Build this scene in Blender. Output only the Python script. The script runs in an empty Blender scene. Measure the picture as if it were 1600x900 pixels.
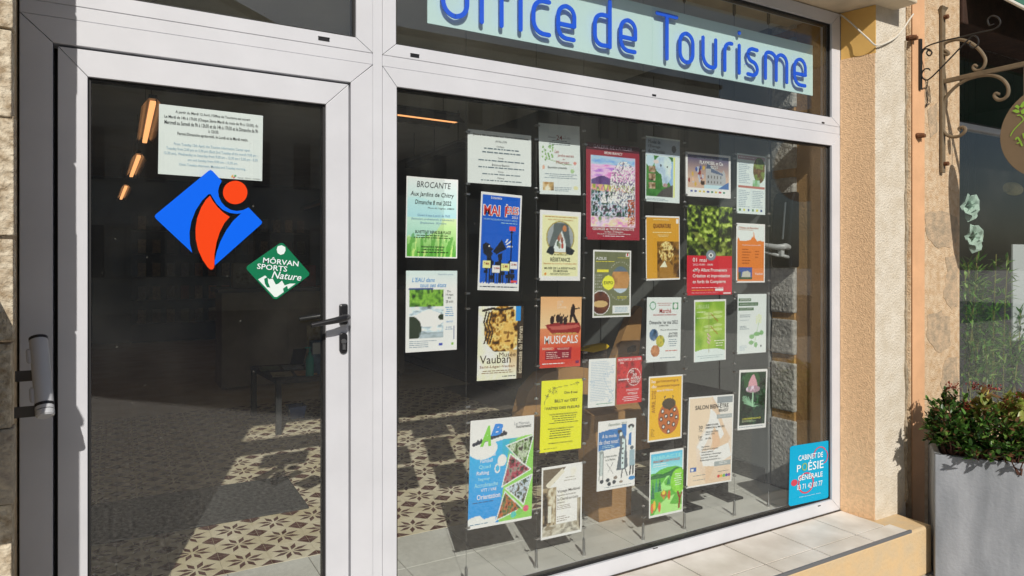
import bpy, bmesh, math, random
import numpy as np
from mathutils import Vector, Matrix

random.seed(7)
np.random.seed(7)
scene = bpy.context.scene
COL = scene.collection

# ------------------------------------------------------------------ camera, sky, sun, exposure
H, D, F, HOR = 1.61, 2.33, 1067.0, 410.0          # eye height, distance to the shopfront, focal length and horizon (1600 px wide)
S30, C30 = math.sin(math.radians(30)), math.cos(math.radians(30))
cam_data = bpy.data.cameras.new('camera')
cam = bpy.data.objects.new('camera', cam_data)
COL.objects.link(cam)
cam.location = (0, -D, H)
cam.rotation_euler = (math.radians(90), 0, math.radians(-30))
cam_data.sensor_width = 36.0
cam_data.lens = 36.0 * F / 1600
cam_data.shift_y = (HOR - 450) / 1600
cam_data.clip_start = 0.05
cam_data.clip_end = 500
scene.camera = cam

SUN = Vector((0.3, 1.0, -0.72)).normalized()
world = bpy.data.worlds.new('World')
scene.world = world
world.use_nodes = True
wn = world.node_tree
bg = wn.nodes['Background']
sky = wn.nodes.new('ShaderNodeTexSky')
sky.sky_type = 'NISHITA'
sky.sun_disc = False
sky.sun_elevation = math.asin(-SUN.z)
sky.sun_rotation = math.atan2(-SUN.x, -SUN.y)
sky.air_density = 1.0
sky.dust_density = 1.5
wn.links.new(sky.outputs[0], bg.inputs[0])
bg.inputs[1].default_value = 0.06
sl = bpy.data.lights.new('sun', 'SUN')
sl.energy = 3.6
sl.angle = math.radians(0.5)
sl.color = (1.0, 0.95, 0.88)
sun = bpy.data.objects.new('sun', sl)
sun.rotation_euler = SUN.to_track_quat('-Z', 'Y').to_euler()
sun.location = (-6, -20, 15)
COL.objects.link(sun)
scene.view_settings.view_transform = 'Standard'
scene.view_settings.look = 'None'
scene.view_settings.exposure = 0.0
scene.view_settings.gamma = 1.0
scene.render.engine = 'CYCLES'
cy = scene.cycles
cy.max_bounces = 8
cy.diffuse_bounces = 4
cy.glossy_bounces = 4
cy.transmission_bounces = 8
cy.transparent_max_bounces = 32
cy.caustics_reflective = False
cy.caustics_refractive = False
cy.use_denoising = True
cy.sample_clamp_indirect = 6.0

# ------------------------------------------------------------------ photo pixel -> place
def ray(u, v):
    w = u - 800
    return F * S30 + w * C30, F * C30 - w * S30, HOR - v
def P(u, v, y=0.0):                                # on a plane parallel to the shopfront
    a, b, c = ray(u, v); t = (y + D) / b
    return Vector((a * t, y, H + c * t))
def PX(u, v, x):                                   # on a plane square to the shopfront
    a, b, c = ray(u, v); t = x / a
    return Vector((x, b * t - D, H + c * t))
def PF(u, v, z):                                   # on a level plane
    a, b, c = ray(u, v); t = (z - H) / c
    return Vector((a * t, b * t - D, z))

# ------------------------------------------------------------------ materials
def s2l(c):
    return c / 12.92 if c <= 0.04045 else ((c + 0.055) / 1.055) ** 2.4
def hexc(h):
    h = h.lstrip('#')
    return tuple(s2l(int(h[i:i + 2], 16) / 255) for i in (0, 2, 4))
MATS = {}
def mat(name, col, rough=0.6, metal=0.0, var=0.0, vscale=8.0, bump=0.0, bscale=60.0, col2=None, spec=0.5, detail=6.0, coat=0.0, stretch=None):
    if name in MATS: return MATS[name]
    if isinstance(col, str): col = hexc(col)
    if isinstance(col2, str): col2 = hexc(col2)
    m = bpy.data.materials.new(name); m.use_nodes = True
    nt = m.node_tree; b = nt.nodes['Principled BSDF']
    b.inputs['Base Color'].default_value = (*col, 1)
    b.inputs['Roughness'].default_value = rough
    b.inputs['Metallic'].default_value = metal
    b.inputs['Specular IOR Level'].default_value = spec
    if coat: b.inputs['Coat Weight'].default_value = coat
    if var or col2 or bump:
        tc = nt.nodes.new('ShaderNodeNewGeometry')
    if var or col2:
        n = nt.nodes.new('ShaderNodeTexNoise'); n.inputs['Scale'].default_value = vscale; n.inputs['Detail'].default_value = detail
        if stretch:
            mp = nt.nodes.new('ShaderNodeVectorMath'); mp.operation = 'MULTIPLY'; mp.inputs[1].default_value = stretch
            nt.links.new(tc.outputs['Position'], mp.inputs[0]); nt.links.new(mp.outputs[0], n.inputs['Vector'])
        else:
            nt.links.new(tc.outputs['Position'], n.inputs['Vector'])
        r = nt.nodes.new('ShaderNodeValToRGB')
        c2 = col2 or tuple(min(1, x * (1 + var)) for x in col)
        c1 = col if col2 else tuple(x * (1 - var) for x in col)
        r.color_ramp.elements[0].position = 0.32; r.color_ramp.elements[1].position = 0.68
        r.color_ramp.elements[0].color = (*c1, 1); r.color_ramp.elements[1].color = (*c2, 1)
        nt.links.new(n.outputs['Fac'], r.inputs['Fac']); nt.links.new(r.outputs['Color'], b.inputs['Base Color'])
    if bump:
        n2 = nt.nodes.new('ShaderNodeTexNoise'); n2.inputs['Scale'].default_value = bscale; n2.inputs['Detail'].default_value = 4
        nt.links.new(tc.outputs['Position'], n2.inputs['Vector'])
        bp = nt.nodes.new('ShaderNodeBump'); bp.inputs['Strength'].default_value = min(1, bump); bp.inputs['Distance'].default_value = 0.004 * max(1, bump)
        nt.links.new(n2.outputs['Fac'], bp.inputs['Height']); nt.links.new(bp.outputs['Normal'], b.inputs['Normal'])
    MATS[name] = m
    return m
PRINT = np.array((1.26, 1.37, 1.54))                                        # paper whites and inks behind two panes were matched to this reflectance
def ink(h, k=None):
    return mat('ink_' + h.lstrip('#') + ('' if k is None else '_paper'), tuple(min(0.95, float(x)) for x in (np.array(hexc(h)) * (1.0 if k is None else k))), 0.55, spec=0.12)
def emit(name, col, strength):
    m = bpy.data.materials.new(name); m.use_nodes = True
    b = m.node_tree.nodes['Principled BSDF']
    b.inputs['Base Color'].default_value = (*hexc(col), 1)
    b.inputs['Emission Color'].default_value = (*hexc(col), 1); b.inputs['Emission Strength'].default_value = strength
    return m
def glassy(name, boost, tint, rough=0.0, dust=0.0):
    m = bpy.data.materials.new(name); m.use_nodes = True
    nt = m.node_tree; nt.nodes.clear()
    out = nt.nodes.new('ShaderNodeOutputMaterial')
    tr = nt.nodes.new('ShaderNodeBsdfTransparent'); tr.inputs[0].default_value = (*tint, 1)
    gl = nt.nodes.new('ShaderNodeBsdfGlossy'); gl.inputs['Roughness'].default_value = rough
    fr = nt.nodes.new('ShaderNodeFresnel'); fr.inputs['IOR'].default_value = 1.5
    geo = nt.nodes.new('ShaderNodeNewGeometry')
    # use the same Fresnel on both faces of the pane (avoid total reflection from inside)
    nrm = nt.nodes.new('ShaderNodeVectorMath'); nrm.operation = 'SCALE'
    inv = nt.nodes.new('ShaderNodeMath'); inv.operation = 'MULTIPLY_ADD'; inv.inputs[1].default_value = 0.5 - 0.5; inv.inputs[2].default_value = 1.0
    lw = nt.nodes.new('ShaderNodeLayerWeight'); lw.inputs['Blend'].default_value = 0.5
    pw = nt.nodes.new('ShaderNodeMath'); pw.operation = 'POWER'; pw.inputs[1].default_value = 5.0
    nt.links.new(lw.outputs['Facing'], pw.inputs[0])
    ma = nt.nodes.new('ShaderNodeMath'); ma.operation = 'MULTIPLY_ADD'; ma.use_clamp = True
    ma.inputs[1].default_value = 0.9; ma.inputs[2].default_value = boost
    nt.links.new(pw.outputs[0], ma.inputs[0])
    for nd in (fr, nrm, inv, geo): nt.nodes.remove(nd)
    mx = nt.nodes.new('ShaderNodeMixShader')
    nt.links.new(ma.outputs[0], mx.inputs[0]); nt.links.new(tr.outputs[0], mx.inputs[1]); nt.links.new(gl.outputs[0], mx.inputs[2])
    last = mx
    if dust:                                        # specks of dust on the pane
        g2 = nt.nodes.new('ShaderNodeNewGeometry')
        v = nt.nodes.new('ShaderNodeTexVoronoi'); v.inputs['Scale'].default_value = 26.0
        nt.links.new(g2.outputs['Position'], v.inputs['Vector'])
        sz = nt.nodes.new('ShaderNodeMath'); sz.operation = 'MULTIPLY'; sz.inputs[1].default_value = 0.09
        sep = nt.nodes.new('ShaderNodeSeparateColor'); nt.links.new(v.outputs['Color'], sep.inputs[0])
        p3 = nt.nodes.new('ShaderNodeMath'); p3.operation = 'POWER'; p3.inputs[1].default_value = 3.0
        nt.links.new(sep.outputs[0], p3.inputs[0]); nt.links.new(p3.outputs[0], sz.inputs[0])
        lt = nt.nodes.new('ShaderNodeMath'); lt.operation = 'LESS_THAN'
        nt.links.new(v.outputs['Distance'], lt.inputs[0]); nt.links.new(sz.outputs[0], lt.inputs[1])
        n = nt.nodes.new('ShaderNodeTexNoise'); n.inputs['Scale'].default_value = 2.5; n.inputs['Detail'].default_value = 8
        nt.links.new(g2.outputs['Position'], n.inputs['Vector'])
        mm = nt.nodes.new('ShaderNodeMath'); mm.operation = 'MULTIPLY_ADD'; mm.inputs[1].default_value = 0.13
        nt.links.new(lt.outputs[0], mm.inputs[0])
        n5 = nt.nodes.new('ShaderNodeMath'); n5.operation = 'POWER'; n5.inputs[1].default_value = 4.0
        nt.links.new(n.outputs['Fac'], n5.inputs[0])
        n6 = nt.nodes.new('ShaderNodeMath'); n6.operation = 'MULTIPLY'; n6.inputs[1].default_value = dust * 1.6
        nt.links.new(n5.outputs[0], n6.inputs[0]); nt.links.new(n6.outputs[0], mm.inputs[2])
        df = nt.nodes.new('ShaderNodeBsdfDiffuse'); df.inputs[0].default_value = (0.6, 0.58, 0.52, 1)
        m2 = nt.nodes.new('ShaderNodeMixShader')
        nt.links.new(mm.outputs[0], m2.inputs[0]); nt.links.new(mx.outputs[0], m2.inputs[1]); nt.links.new(df.outputs[0], m2.inputs[2])
        last = m2
    nt.links.new(last.outputs[0], out.inputs[0])
    return m
def attr_mat(name, rough=0.55, trans=0.0, spec=0.4):
    m = bpy.data.materials.new(name); m.use_nodes = True
    nt = m.node_tree; b = nt.nodes['Principled BSDF']
    a = nt.nodes.new('ShaderNodeVertexColor'); a.layer_name = 'Col'
    nt.links.new(a.outputs['Color'], b.inputs['Base Color'])
    b.inputs['Roughness'].default_value = rough
    b.inputs['Specular IOR Level'].default_value = spec
    if trans:
        t = nt.nodes.new('ShaderNodeBsdfTranslucent'); nt.links.new(a.outputs['Color'], t.inputs[0])
        mx = nt.nodes.new('ShaderNodeMixShader'); mx.inputs[0].default_value = trans
        nt.links.new(b.outputs[0], mx.inputs[1]); nt.links.new(t.outputs[0], mx.inputs[2])
        nt.links.new(mx.outputs[0], nt.nodes['Material Output'].inputs[0])
    return m

M_ALU = mat('white_aluminium', (0.635, 0.645, 0.68), 0.40, var=0.045, vscale=5.0, bump=0.06, bscale=40, detail=10.0)
M_GASKET = mat('black_rubber', (0.012, 0.012, 0.013), 0.6)
M_BLACK = mat('black_metal', (0.015, 0.015, 0.017), 0.35)
M_CHROME = mat('steel', (0.55, 0.55, 0.55), 0.3, 1.0)
M_GLASS = glassy('window_glass', 0.082, (0.985, 0.995, 0.985), 0.0, 0.06)
M_ACRYL = glassy('clear_acrylic', 0.006, (0.996, 0.997, 0.997))
M_PRINT = attr_mat('printed_paper', 0.5)
M_PAPER = mat('paper_back', (0.75, 0.75, 0.74), 0.7)
M_LEAF = attr_mat('leaf', 0.35, 0.25, 0.5)

# ------------------------------------------------------------------ mesh building
class MB:
    def __init__(self): self.v = []; self.f = []; self.m = []
    def add(self, vs, fs, mi=0):
        o = len(self.v); self.v += [tuple(p) for p in vs]
        self.f += [tuple(i + o for i in f) for f in fs]; self.m += [mi] * len(fs); return self
    def box(self, x0, x1, y0, y1, z0, z1, mi=0):
        v = [(x, y, z) for x in (x0, x1) for y in (y0, y1) for z in (z0, z1)]
        return self.add(v, [(0, 1, 3, 2), (4, 6, 7, 5), (0, 4, 5, 1), (2, 3, 7, 6), (0, 2, 6, 4), (1, 5, 7, 3)], mi)
    def obox(self, c, ax, ay, az, mi=0):           # centre and three half axes
        c, ax, ay, az = Vector(c), Vector(ax), Vector(ay), Vector(az)
        v = [c + ax * i + ay * j + az * k for i in (-1, 1) for j in (-1, 1) for k in (-1, 1)]
        return self.add(v, [(0, 1, 3, 2), (4, 6, 7, 5), (0, 4, 5, 1), (2, 3, 7, 6), (0, 2, 6, 4), (1, 5, 7, 3)], mi)
    def prism(self, pts, d, mi=0):                 # polygon of 3D points swept by vector d
        d = Vector(d); n = len(pts); v = [Vector(p) for p in pts]; v += [p + d for p in v]
        f = [tuple(range(n)), tuple(range(2 * n - 1, n - 1, -1))] + [(i, i + n, (i + 1) % n + n, (i + 1) % n) for i in range(n)]
        return self.add(v, f, mi)
    def tube(self, pts, r, n=8, mi=0, closed=False, cap=True):
        pts = [Vector(p) for p in pts]; k = len(pts); rs = r if isinstance(r, (list, tuple)) else [r] * k
        vs = []; up = None
        for i, p in enumerate(pts):
            a = pts[i - 1] if (i or closed) else p; b = pts[(i + 1) % k] if (i < k - 1 or closed) else p
            t = (b - a).normalized()
            if up is None:
                up = Vector((0, 0, 1)) if abs(t.z) < 0.9 else Vector((1, 0, 0))
            s = t.cross(up).normalized(); up = s.cross(t).normalized()
            for j in range(n):
                a2 = 2 * math.pi * j / n
                vs.append(p + s * (rs[i] * math.cos(a2)) + up * (rs[i] * math.sin(a2)))
        fs = []
        for i in range(k if closed else k - 1):
            for j in range(n):
                a, b = i * n + j, i * n + (j + 1) % n
                c, d2 = ((i + 1) % k) * n + (j + 1) % n, ((i + 1) % k) * n + j
                fs.append((a, d2, c, b))
        if cap and not closed:
            fs.append(tuple(range(n))); fs.append(tuple(range(k * n - 1, (k - 1) * n - 1, -1)))
        return self.add(vs, fs, mi)
    def build(self, name, mats, parent=None, origin=None, bevel=0.0, smooth=False):
        me = bpy.data.meshes.new(name)
        if origin is None: origin = parent.location if parent else Vector((0, 0, 0))
        o3 = Vector(origin)
        if parent is None and origin is not None: off = o3
        else: off = Vector(parent.location)
        me.from_pydata([(v[0] - off.x, v[1] - off.y, v[2] - off.z) for v in self.v], [], self.f)
        if not isinstance(mats, (list, tuple)): mats = [mats]
        for m in mats: me.materials.append(m)
        if len(mats) > 1: me.polygons.foreach_set('material_index', self.m)
        bm = bmesh.new(); bm.from_mesh(me); bmesh.ops.recalc_face_normals(bm, faces=bm.faces); bm.to_mesh(me); bm.free()
        if smooth:
            me.polygons.foreach_set('use_smooth', [True] * len(me.polygons))
        ob = bpy.data.objects.new(name, me); COL.objects.link(ob)
        if parent: ob.parent = parent
        else: ob.location = off
        if smooth: me.set_sharp_from_angle(angle=math.radians(40))
        if bevel:
            b = ob.modifiers.new('bevel', 'BEVEL'); b.width = bevel; b.segments = 2; b.limit_method = 'ANGLE'; b.angle_limit = math.radians(40)
        return ob
def tag(o, label=None, cat=None, group=None, kind=None):
    if label: o['label'] = label
    if cat: o['category'] = cat
    if group: o['group'] = group
    if kind: o['kind'] = kind
    return o
def thing(name, label, cat, loc=(0, 0, 0), group=None):
    o = bpy.data.objects.new(name, None); COL.objects.link(o); o.location = loc; o.empty_display_size = 0.05
    return tag(o, label, cat, group)
def bx(name, m, parent, x0, x1, y0, y1, z0, z1, bevel=0.0):
    return MB().box(x0, x1, y0, y1, z0, z1).build(name, m, parent, None if parent else ((x0 + x1) / 2, (y0 + y1) / 2, z0), bevel)
def vnoise(x, y, seed=0):                          # value noise on numpy arrays
    xi, yi = np.floor(x).astype(int), np.floor(y).astype(int); xf, yf = x - xi, y - yi
    def hsh(a, b):
        n = (a * 374761393 + b * 668265263 + seed * 974634777) & 0x7fffffff
        n = ((n ^ (n >> 13)) * 1274126177) & 0x7fffffff
        return (n & 0xffff) / 65535.0
    sx, sy = xf * xf * (3 - 2 * xf), yf * yf * (3 - 2 * yf)
    return (hsh(xi, yi) * (1 - sx) + hsh(xi + 1, yi) * sx) * (1 - sy) + (hsh(xi, yi + 1) * (1 - sx) + hsh(xi + 1, yi + 1) * sx) * sy
def fbm(x, y, seed=0, oct=4):
    r = 0; a = 0.5
    for i in range(oct): r = r + a * vnoise(x * 2 ** i, y * 2 ** i, seed + i); a *= 0.5
    return r / (1 - 0.5 ** oct)

# ================================================================== LARGE STRUCTURE
Z_SILL, Z_FLOOR, Z_LINTEL = H - 1.351, H - 1.31, H + 1.357
X_L, X_R = -0.237, 3.413

# ---- ground: one sheet to the horizon
M_ROAD = mat('pale_worn_asphalt', (0.44, 0.425, 0.40), 0.9, var=0.75, vscale=38, bump=3.0, bscale=45, detail=3.0)
g = MB().add([(-150, -150, 0), (150, -150, 0), (150, 150, 0), (-150, 150, 0)], [(0, 1, 2, 3)]).build('street', M_ROAD)
tag(g, 'pale worn asphalt street in front of the shop', kind='structure')

# ---- left stone wall beside the door, laid stone by stone
M_STONE = mat('rough_limestone', '#a08c70', 0.9, col2='#e0d4bc', vscale=44, bump=3.0, bscale=70)
M_STONE2 = mat('grey_limestone', '#a5998a', 0.92, col2='#cbbfa8', vscale=38, bump=2.0, bscale=80)
M_MORTAR = mat('lime_mortar', '#c9b392', 0.95, var=0.2, vscale=30, bump=0.8, bscale=90)
JX = -0.213
lw_ = bx('stone_wall', M_MORTAR, None, -3.2, JX - 0.030, -0.3585, 0.5, 0, 5.2)
tag(lw_, 'rough stone wall left of the glass door', 'wall')
rs = random.Random(3)
z = 0.02
row = 0
while z < 5.1:
    hh = rs.uniform(0.17, 0.30); x = JX
    while x > -3.1:
        w = rs.uniform(0.25, 0.5)
        y0 = -0.36 - rs.uniform(0, 0.012)
        dep = 0.2 if x < JX else 0.055
        n = 5; pts = []
        a, b = x - w + 0.004, x - 0.004 if x < JX else x + rs.uniform(-0.004, 0.003)
        zb, zt = z + 0.0015, z + hh - 0.0015
        for (px, pz) in [(a, zb), ((a + b) / 2, zb), (b, zb), (b, (zb + zt) / 2), (b, zt), ((a + b) / 2, zt), (a, zt), (a, (zb + zt) / 2)]:
            pts.append((px + rs.uniform(-0.004, 0.004) * (px < b or x < JX), y0, pz + rs.uniform(-0.005, 0.005)))
        MB().prism(pts, (0, dep, 0)).build('stone', rs.choice([M_STONE, M_STONE, M_STONE2]), lw_, bevel=0.0025)
        x -= w
        if x < -1.6 and row % 1 == 0: break
    z += hh; row += 1

lb = thing('shadow_caster_box', 'unseen wall box left of the door, added to throw the shadow on the stones', 'letter box', (-0.45, -0.49, 1.12))  # box assumed out of view, added to cast the shadow on jamb and post
M_LB = mat('shadow_caster_paint', '#5c6068', 0.5, var=0.05)
bx('body', M_LB, lb, -0.62, -0.275, -0.60, -0.374, 1.12, 1.575, 0.006)
bx('lid', M_LB, lb, -0.63, -0.268, -0.612, -0.373, 1.5755, 1.60, 0.006)
bx('slot', M_BLACK, lb, -0.56, -0.33, -0.6025, -0.5995, 1.50, 1.525)
bx('front_plate', M_CHROME, lb, -0.52, -0.40, -0.6025, -0.5995, 1.38, 1.42)
# ---- lintel over the whole shopfront, and facade above
M_LINT = mat('painted_lintel', '#d9c9ae', 0.8, var=0.12, vscale=9, bump=0.3, bscale=40)
lt = bx('lintel', M_LINT, None, JX - 0.05, 3.64, -0.29, 0.30, Z_LINTEL + 0.003, Z_LINTEL + 0.55, 0.008)
tag(lt, 'cream painted lintel with peeling underside above the shop window', 'lintel')
fw = bx('upper_wall', mat('facade_render', '#d2b48a', 0.9, var=0.15, vscale=5, bump=0.6, bscale=80), None, -3.2, 9.0, -0.20, 0.30, Z_LINTEL + 0.56, 6.5)
tag(fw, 'tan rendered facade wall above the lintel', 'wall')

# ---- ledge (tiled sill) in front of the window
M_LEDGE = mat('cream_plaster', '#d9ba8c', 0.9, vscale=12, bump=0.9, bscale=60, col2='#cdb794')
lg = bx('window_ledge', M_LEDGE, None, 0.80, 3.66, -0.352, 0.0, 0.0, Z_SILL - 0.010, 0.012)
tag(lg, 'low cream plaster ledge with tiled top under the shop window', 'ledge')
M_TILE = mat('beige_stoneware', '#d2cabd', 0.45, col2='#ebe5db', vscale=7, bump=0.08, bscale=30)
bx('grout_bed', mat('grey_grout', '#5f5a52', 0.95), lg, 0.801, 3.40, -0.344, -0.004, Z_SILL - 0.0105, Z_SILL - 0.003)
edges_x = [2.51 + 0.331 * k for k in range(-5, 4)]
edges_x = [x for x in edges_x if 0.80 < x < 3.40]
xs = [0.80] + edges_x + [3.412]
for i in range(len(xs) - 1):
    a, b = xs[i] + 0.003, xs[i + 1] - 0.003
    bx('tile', M_TILE, lg, a, b, -0.2470, -0.004, Z_SILL - 0.012, Z_SILL, 0.0005)
    bb = b if i < len(xs) - 2 else 3.45
    bx('tile', M_TILE, lg, a, bb, -0.343, -0.2530, Z_SILL - 0.012, Z_SILL, 0.0005)
bx('edge_trim', mat('grey_trim', '#77797c', 0.5, 0.3), lg, 0.80, 3.47, -0.356, -0.3445, Z_SILL - 0.014, Z_SILL + 0.001, 0.002)
# dark mortar bed between frame and tiles
# door step
st = bx('door_step', mat('step_stone', '#a99f8f', 0.85, var=0.15, vscale=10, bump=0.5), None, JX, 0.795, -0.34, 0.0, 0.0, 0.17, 0.015)
tag(st, 'worn stone step in front of the glass door', 'step')

# ---- right pilaster
M_WHITE_R = mat('white_roughcast', '#d3c7b2', 0.95, col2='#e2d9c8', vscale=14, bump=2.2, bscale=95)
M_TAN_R = mat('tan_roughcast', '#e6c096', 0.95, var=0.12, vscale=60, bump=1.3, bscale=140)
M_OCHRE = mat('ochre_paint', '#dcb063', 0.7, var=0.07, vscale=6, bump=0.25, bscale=30)
YPF, YNW = -0.17, -0.15                             # front planes of the pilaster and of the neighbour's wall
pil = thing('pilaster', 'white roughcast pilaster right of the shop window with tan splayed side', 'pilaster', (3.6, 0.0, 0.0))
MB().prism([(3.424, 0.40, 0.0), (3.424, -0.001, 0.0), (3.463, YPF, 0.0), (3.740, YPF, 0.0), (3.740, 0.40, 0.0)], (0, 0, Z_LINTEL + 0.549)).build('core', M_WHITE_R, pil, bevel=0.006)
MB().prism([(3.4235, -0.002, Z_SILL - 0.008), (3.4615, YPF + 0.004, Z_SILL - 0.008), (3.451, YPF - 0.001, Z_SILL - 0.008), (3.409, -0.002, Z_SILL - 0.008)], (0, 0, 2.721 - Z_SILL)).build('reveal_render', M_TAN_R, pil)
MB().prism([(3.4236, -0.002, 2.7145), (3.4625, YPF - 0.001, 2.7145), (3.457, YPF - 0.0015, 2.7145), (3.4145, -0.002, 2.7145)], (0, 0, Z_LINTEL - 2.7145)).build('upper_paint', M_OCHRE, pil)
M_CEM = mat('rough_cement', '#a2937c', 0.95, var=0.3, vscale=40, bump=2.0, bscale=90)
MB().box(3.7402, 3.815, YNW + 0.03, 0.4, 0.0, Z_LINTEL + 0.549).build('cement_joint', M_CEM, pil)
rp = [(3.733 + random.uniform(-0.004, 0.006), YPF - 0.001 + random.uniform(-0.004, 0.004), 0.3 + i * 0.06) for i in range(43)]
MB().tube(rp, [random.uniform(0.005, 0.013) for _ in rp], 6).build('broken_edge', M_CEM, pil)

# ---- neighbour's wall with exposed stones
M_PEACH = mat('peach_paint', '#dfae83', 0.85, var=0.07, vscale=9, bump=0.3, bscale=60)
M_NWALL = mat('patched_render', '#c7a680', 0.95, col2='#dfc8a8', vscale=26, bump=2.4, bscale=100)
nw = bx('neighbour_wall', M_NWALL, None, 3.816, 4.34, YNW, 0.30, 0.0, Z_LINTEL + 0.55, 0.02)
tag(nw, 'patched render wall with exposed grey stones between the two shops', 'wall')
bx('painted_strip', M_PEACH, nw, 3.826, 3.945, YNW - 0.006, YNW - 0.0005, 0.0, Z_LINTEL + 0.5)
M_GSTONE = mat('weathered_grey_stone', '#a3937c', 0.95, col2='#cbb090', vscale=24, bump=2.0, bscale=80)
stones_px = [[(1446, 333), (1470, 328), (1497, 338), (1499, 366), (1486, 388), (1462, 386), (1447, 368)],
             [(1478, 402), (1496, 398), (1498, 478), (1488, 482), (1474, 464), (1480, 430)],
             [(1448, 492), (1470, 486), (1484, 496), (1486, 540), (1466, 551), (1449, 530)],
             [(1477, 562), (1496, 556), (1498, 628), (1478, 640), (1470, 600)],
             [(1450, 170), (1464, 160), (1464, 205), (1454, 216)],
             [(1452, 655), (1480, 650), (1486, 700), (1456, 708)]]
rs2 = random.Random(12)
for pp in stones_px:
    ring_ = []
    for i in range(len(pp)):
        a, b = Vector(pp[i]), Vector(pp[(i + 1) % len(pp)])
        for k in range(4): ring_.append(a.lerp(b, k / 4) + Vector((rs2.uniform(-1.6, 1.6), rs2.uniform(-2.2, 2.2))))
    MB().prism([P(p.x, p.y, YNW - 0.0022) for p in ring_], (0, 0.05, 0)).build('stone', M_GSTONE, nw)

# ---- interior shell of the tourist office
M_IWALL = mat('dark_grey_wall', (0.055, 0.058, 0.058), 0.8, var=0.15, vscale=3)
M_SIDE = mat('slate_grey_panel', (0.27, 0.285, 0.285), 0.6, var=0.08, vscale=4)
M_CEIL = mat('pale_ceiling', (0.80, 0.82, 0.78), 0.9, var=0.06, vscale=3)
ZC = H + 1.385
IXL, IXR, IYB = -1.3, 3.33, 10.5
flo = bx('floor', mat('dark_grout', '#5b5348', 0.9), None, IXL, 3.40, 0.02, IYB, 0.0, Z_FLOOR - 0.004)
tag(flo, 'tiled floor inside the tourist office', kind='structure')
ce = bx('ceiling', M_CEIL, None, IXL, 3.40, 0.075, IYB, ZC, ZC + 0.1); tag(ce, 'pale ceiling inside the tourist office', kind='structure')
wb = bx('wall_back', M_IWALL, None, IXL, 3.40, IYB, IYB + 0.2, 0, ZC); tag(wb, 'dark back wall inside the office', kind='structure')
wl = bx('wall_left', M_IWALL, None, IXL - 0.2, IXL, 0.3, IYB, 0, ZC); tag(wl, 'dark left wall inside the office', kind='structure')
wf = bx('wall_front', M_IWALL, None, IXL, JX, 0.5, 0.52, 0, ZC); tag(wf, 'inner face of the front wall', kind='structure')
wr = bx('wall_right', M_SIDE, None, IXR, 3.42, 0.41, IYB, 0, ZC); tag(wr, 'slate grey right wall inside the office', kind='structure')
bx('skirting', mat('grey_skirting', (0.12, 0.125, 0.125), 0.5), wr, IXR - 0.012, IXR - 0.0005, 0.42, IYB, Z_FLOOR, Z_FLOOR + 0.09, 0.003)
# panel joints on the side wall
for k in range(5):
    bx('joint_strip', M_BLACK, wr, IXR - 0.0025, IXR - 0.0005, 0.78 + k * 0.62, 0.785 + k * 0.62, Z_FLOOR + 0.1, ZC - 0.05)
# inner jamb: plaster strip and a quoin of exposed stones
jm = bx('wall_jamb', mat('tan_plaster', '#a98456', 0.95, var=0.12, vscale=14, bump=0.9, bscale=80), None, 3.372, 3.4235, 0.075, 0.41, Z_FLOOR - 0.1, ZC)
tag(jm, 'tan plaster jamb inside the window', kind='structure')
M_BLUE_ST = mat('blue_grey_stone', '#b0aea8', 0.95, var=0.28, vscale=40, bump=3.0, bscale=60)
M_TAN_ST = mat('warm_joint', '#b08a55', 0.95, var=0.2, vscale=30, bump=1.0)
z = Z_FLOOR; k = 0
for hh in (0.40, 0.05, 0.28, 0.05, 0.20, 0.04, 0.40, 0.04, 0.34, 0.05, 0.30, 0.05, 0.40, 0.05, 0.30):
    hh = min(hh, ZC - z)
    if hh < 0.02: break
    if k % 2 == 0:
        pts = [(3.372 - 0.026 - random.uniform(0, 0.012), 0.245 + random.uniform(-0.012, 0.008), z), (3.346 + random.uniform(-0.01, 0.004), 0.40, z),
               (3.346 + random.uniform(-0.01, 0.004), 0.40, z + hh), (3.344, 0.245 + random.uniform(-0.012, 0.008), z + hh)]
        b = MB()
        lo = [(3.372, 0.24, z), (3.372, 0.405, z), (3.372, 0.405, z + hh), (3.372, 0.24, z + hh)]
        b.add(pts + lo, [(0, 1, 2, 3), (7, 6, 5, 4), (0, 4, 5, 1), (1, 5, 6, 2), (2, 6, 7, 3), (3, 7, 4, 0)]).build('stone', M_BLUE_ST, jm, bevel=0.008)
    else:
        bx('stone_joint', M_TAN_ST, jm, 3.356, 3.3718, 0.25, 0.402, z, z + hh)
    z += hh; k += 1

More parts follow.
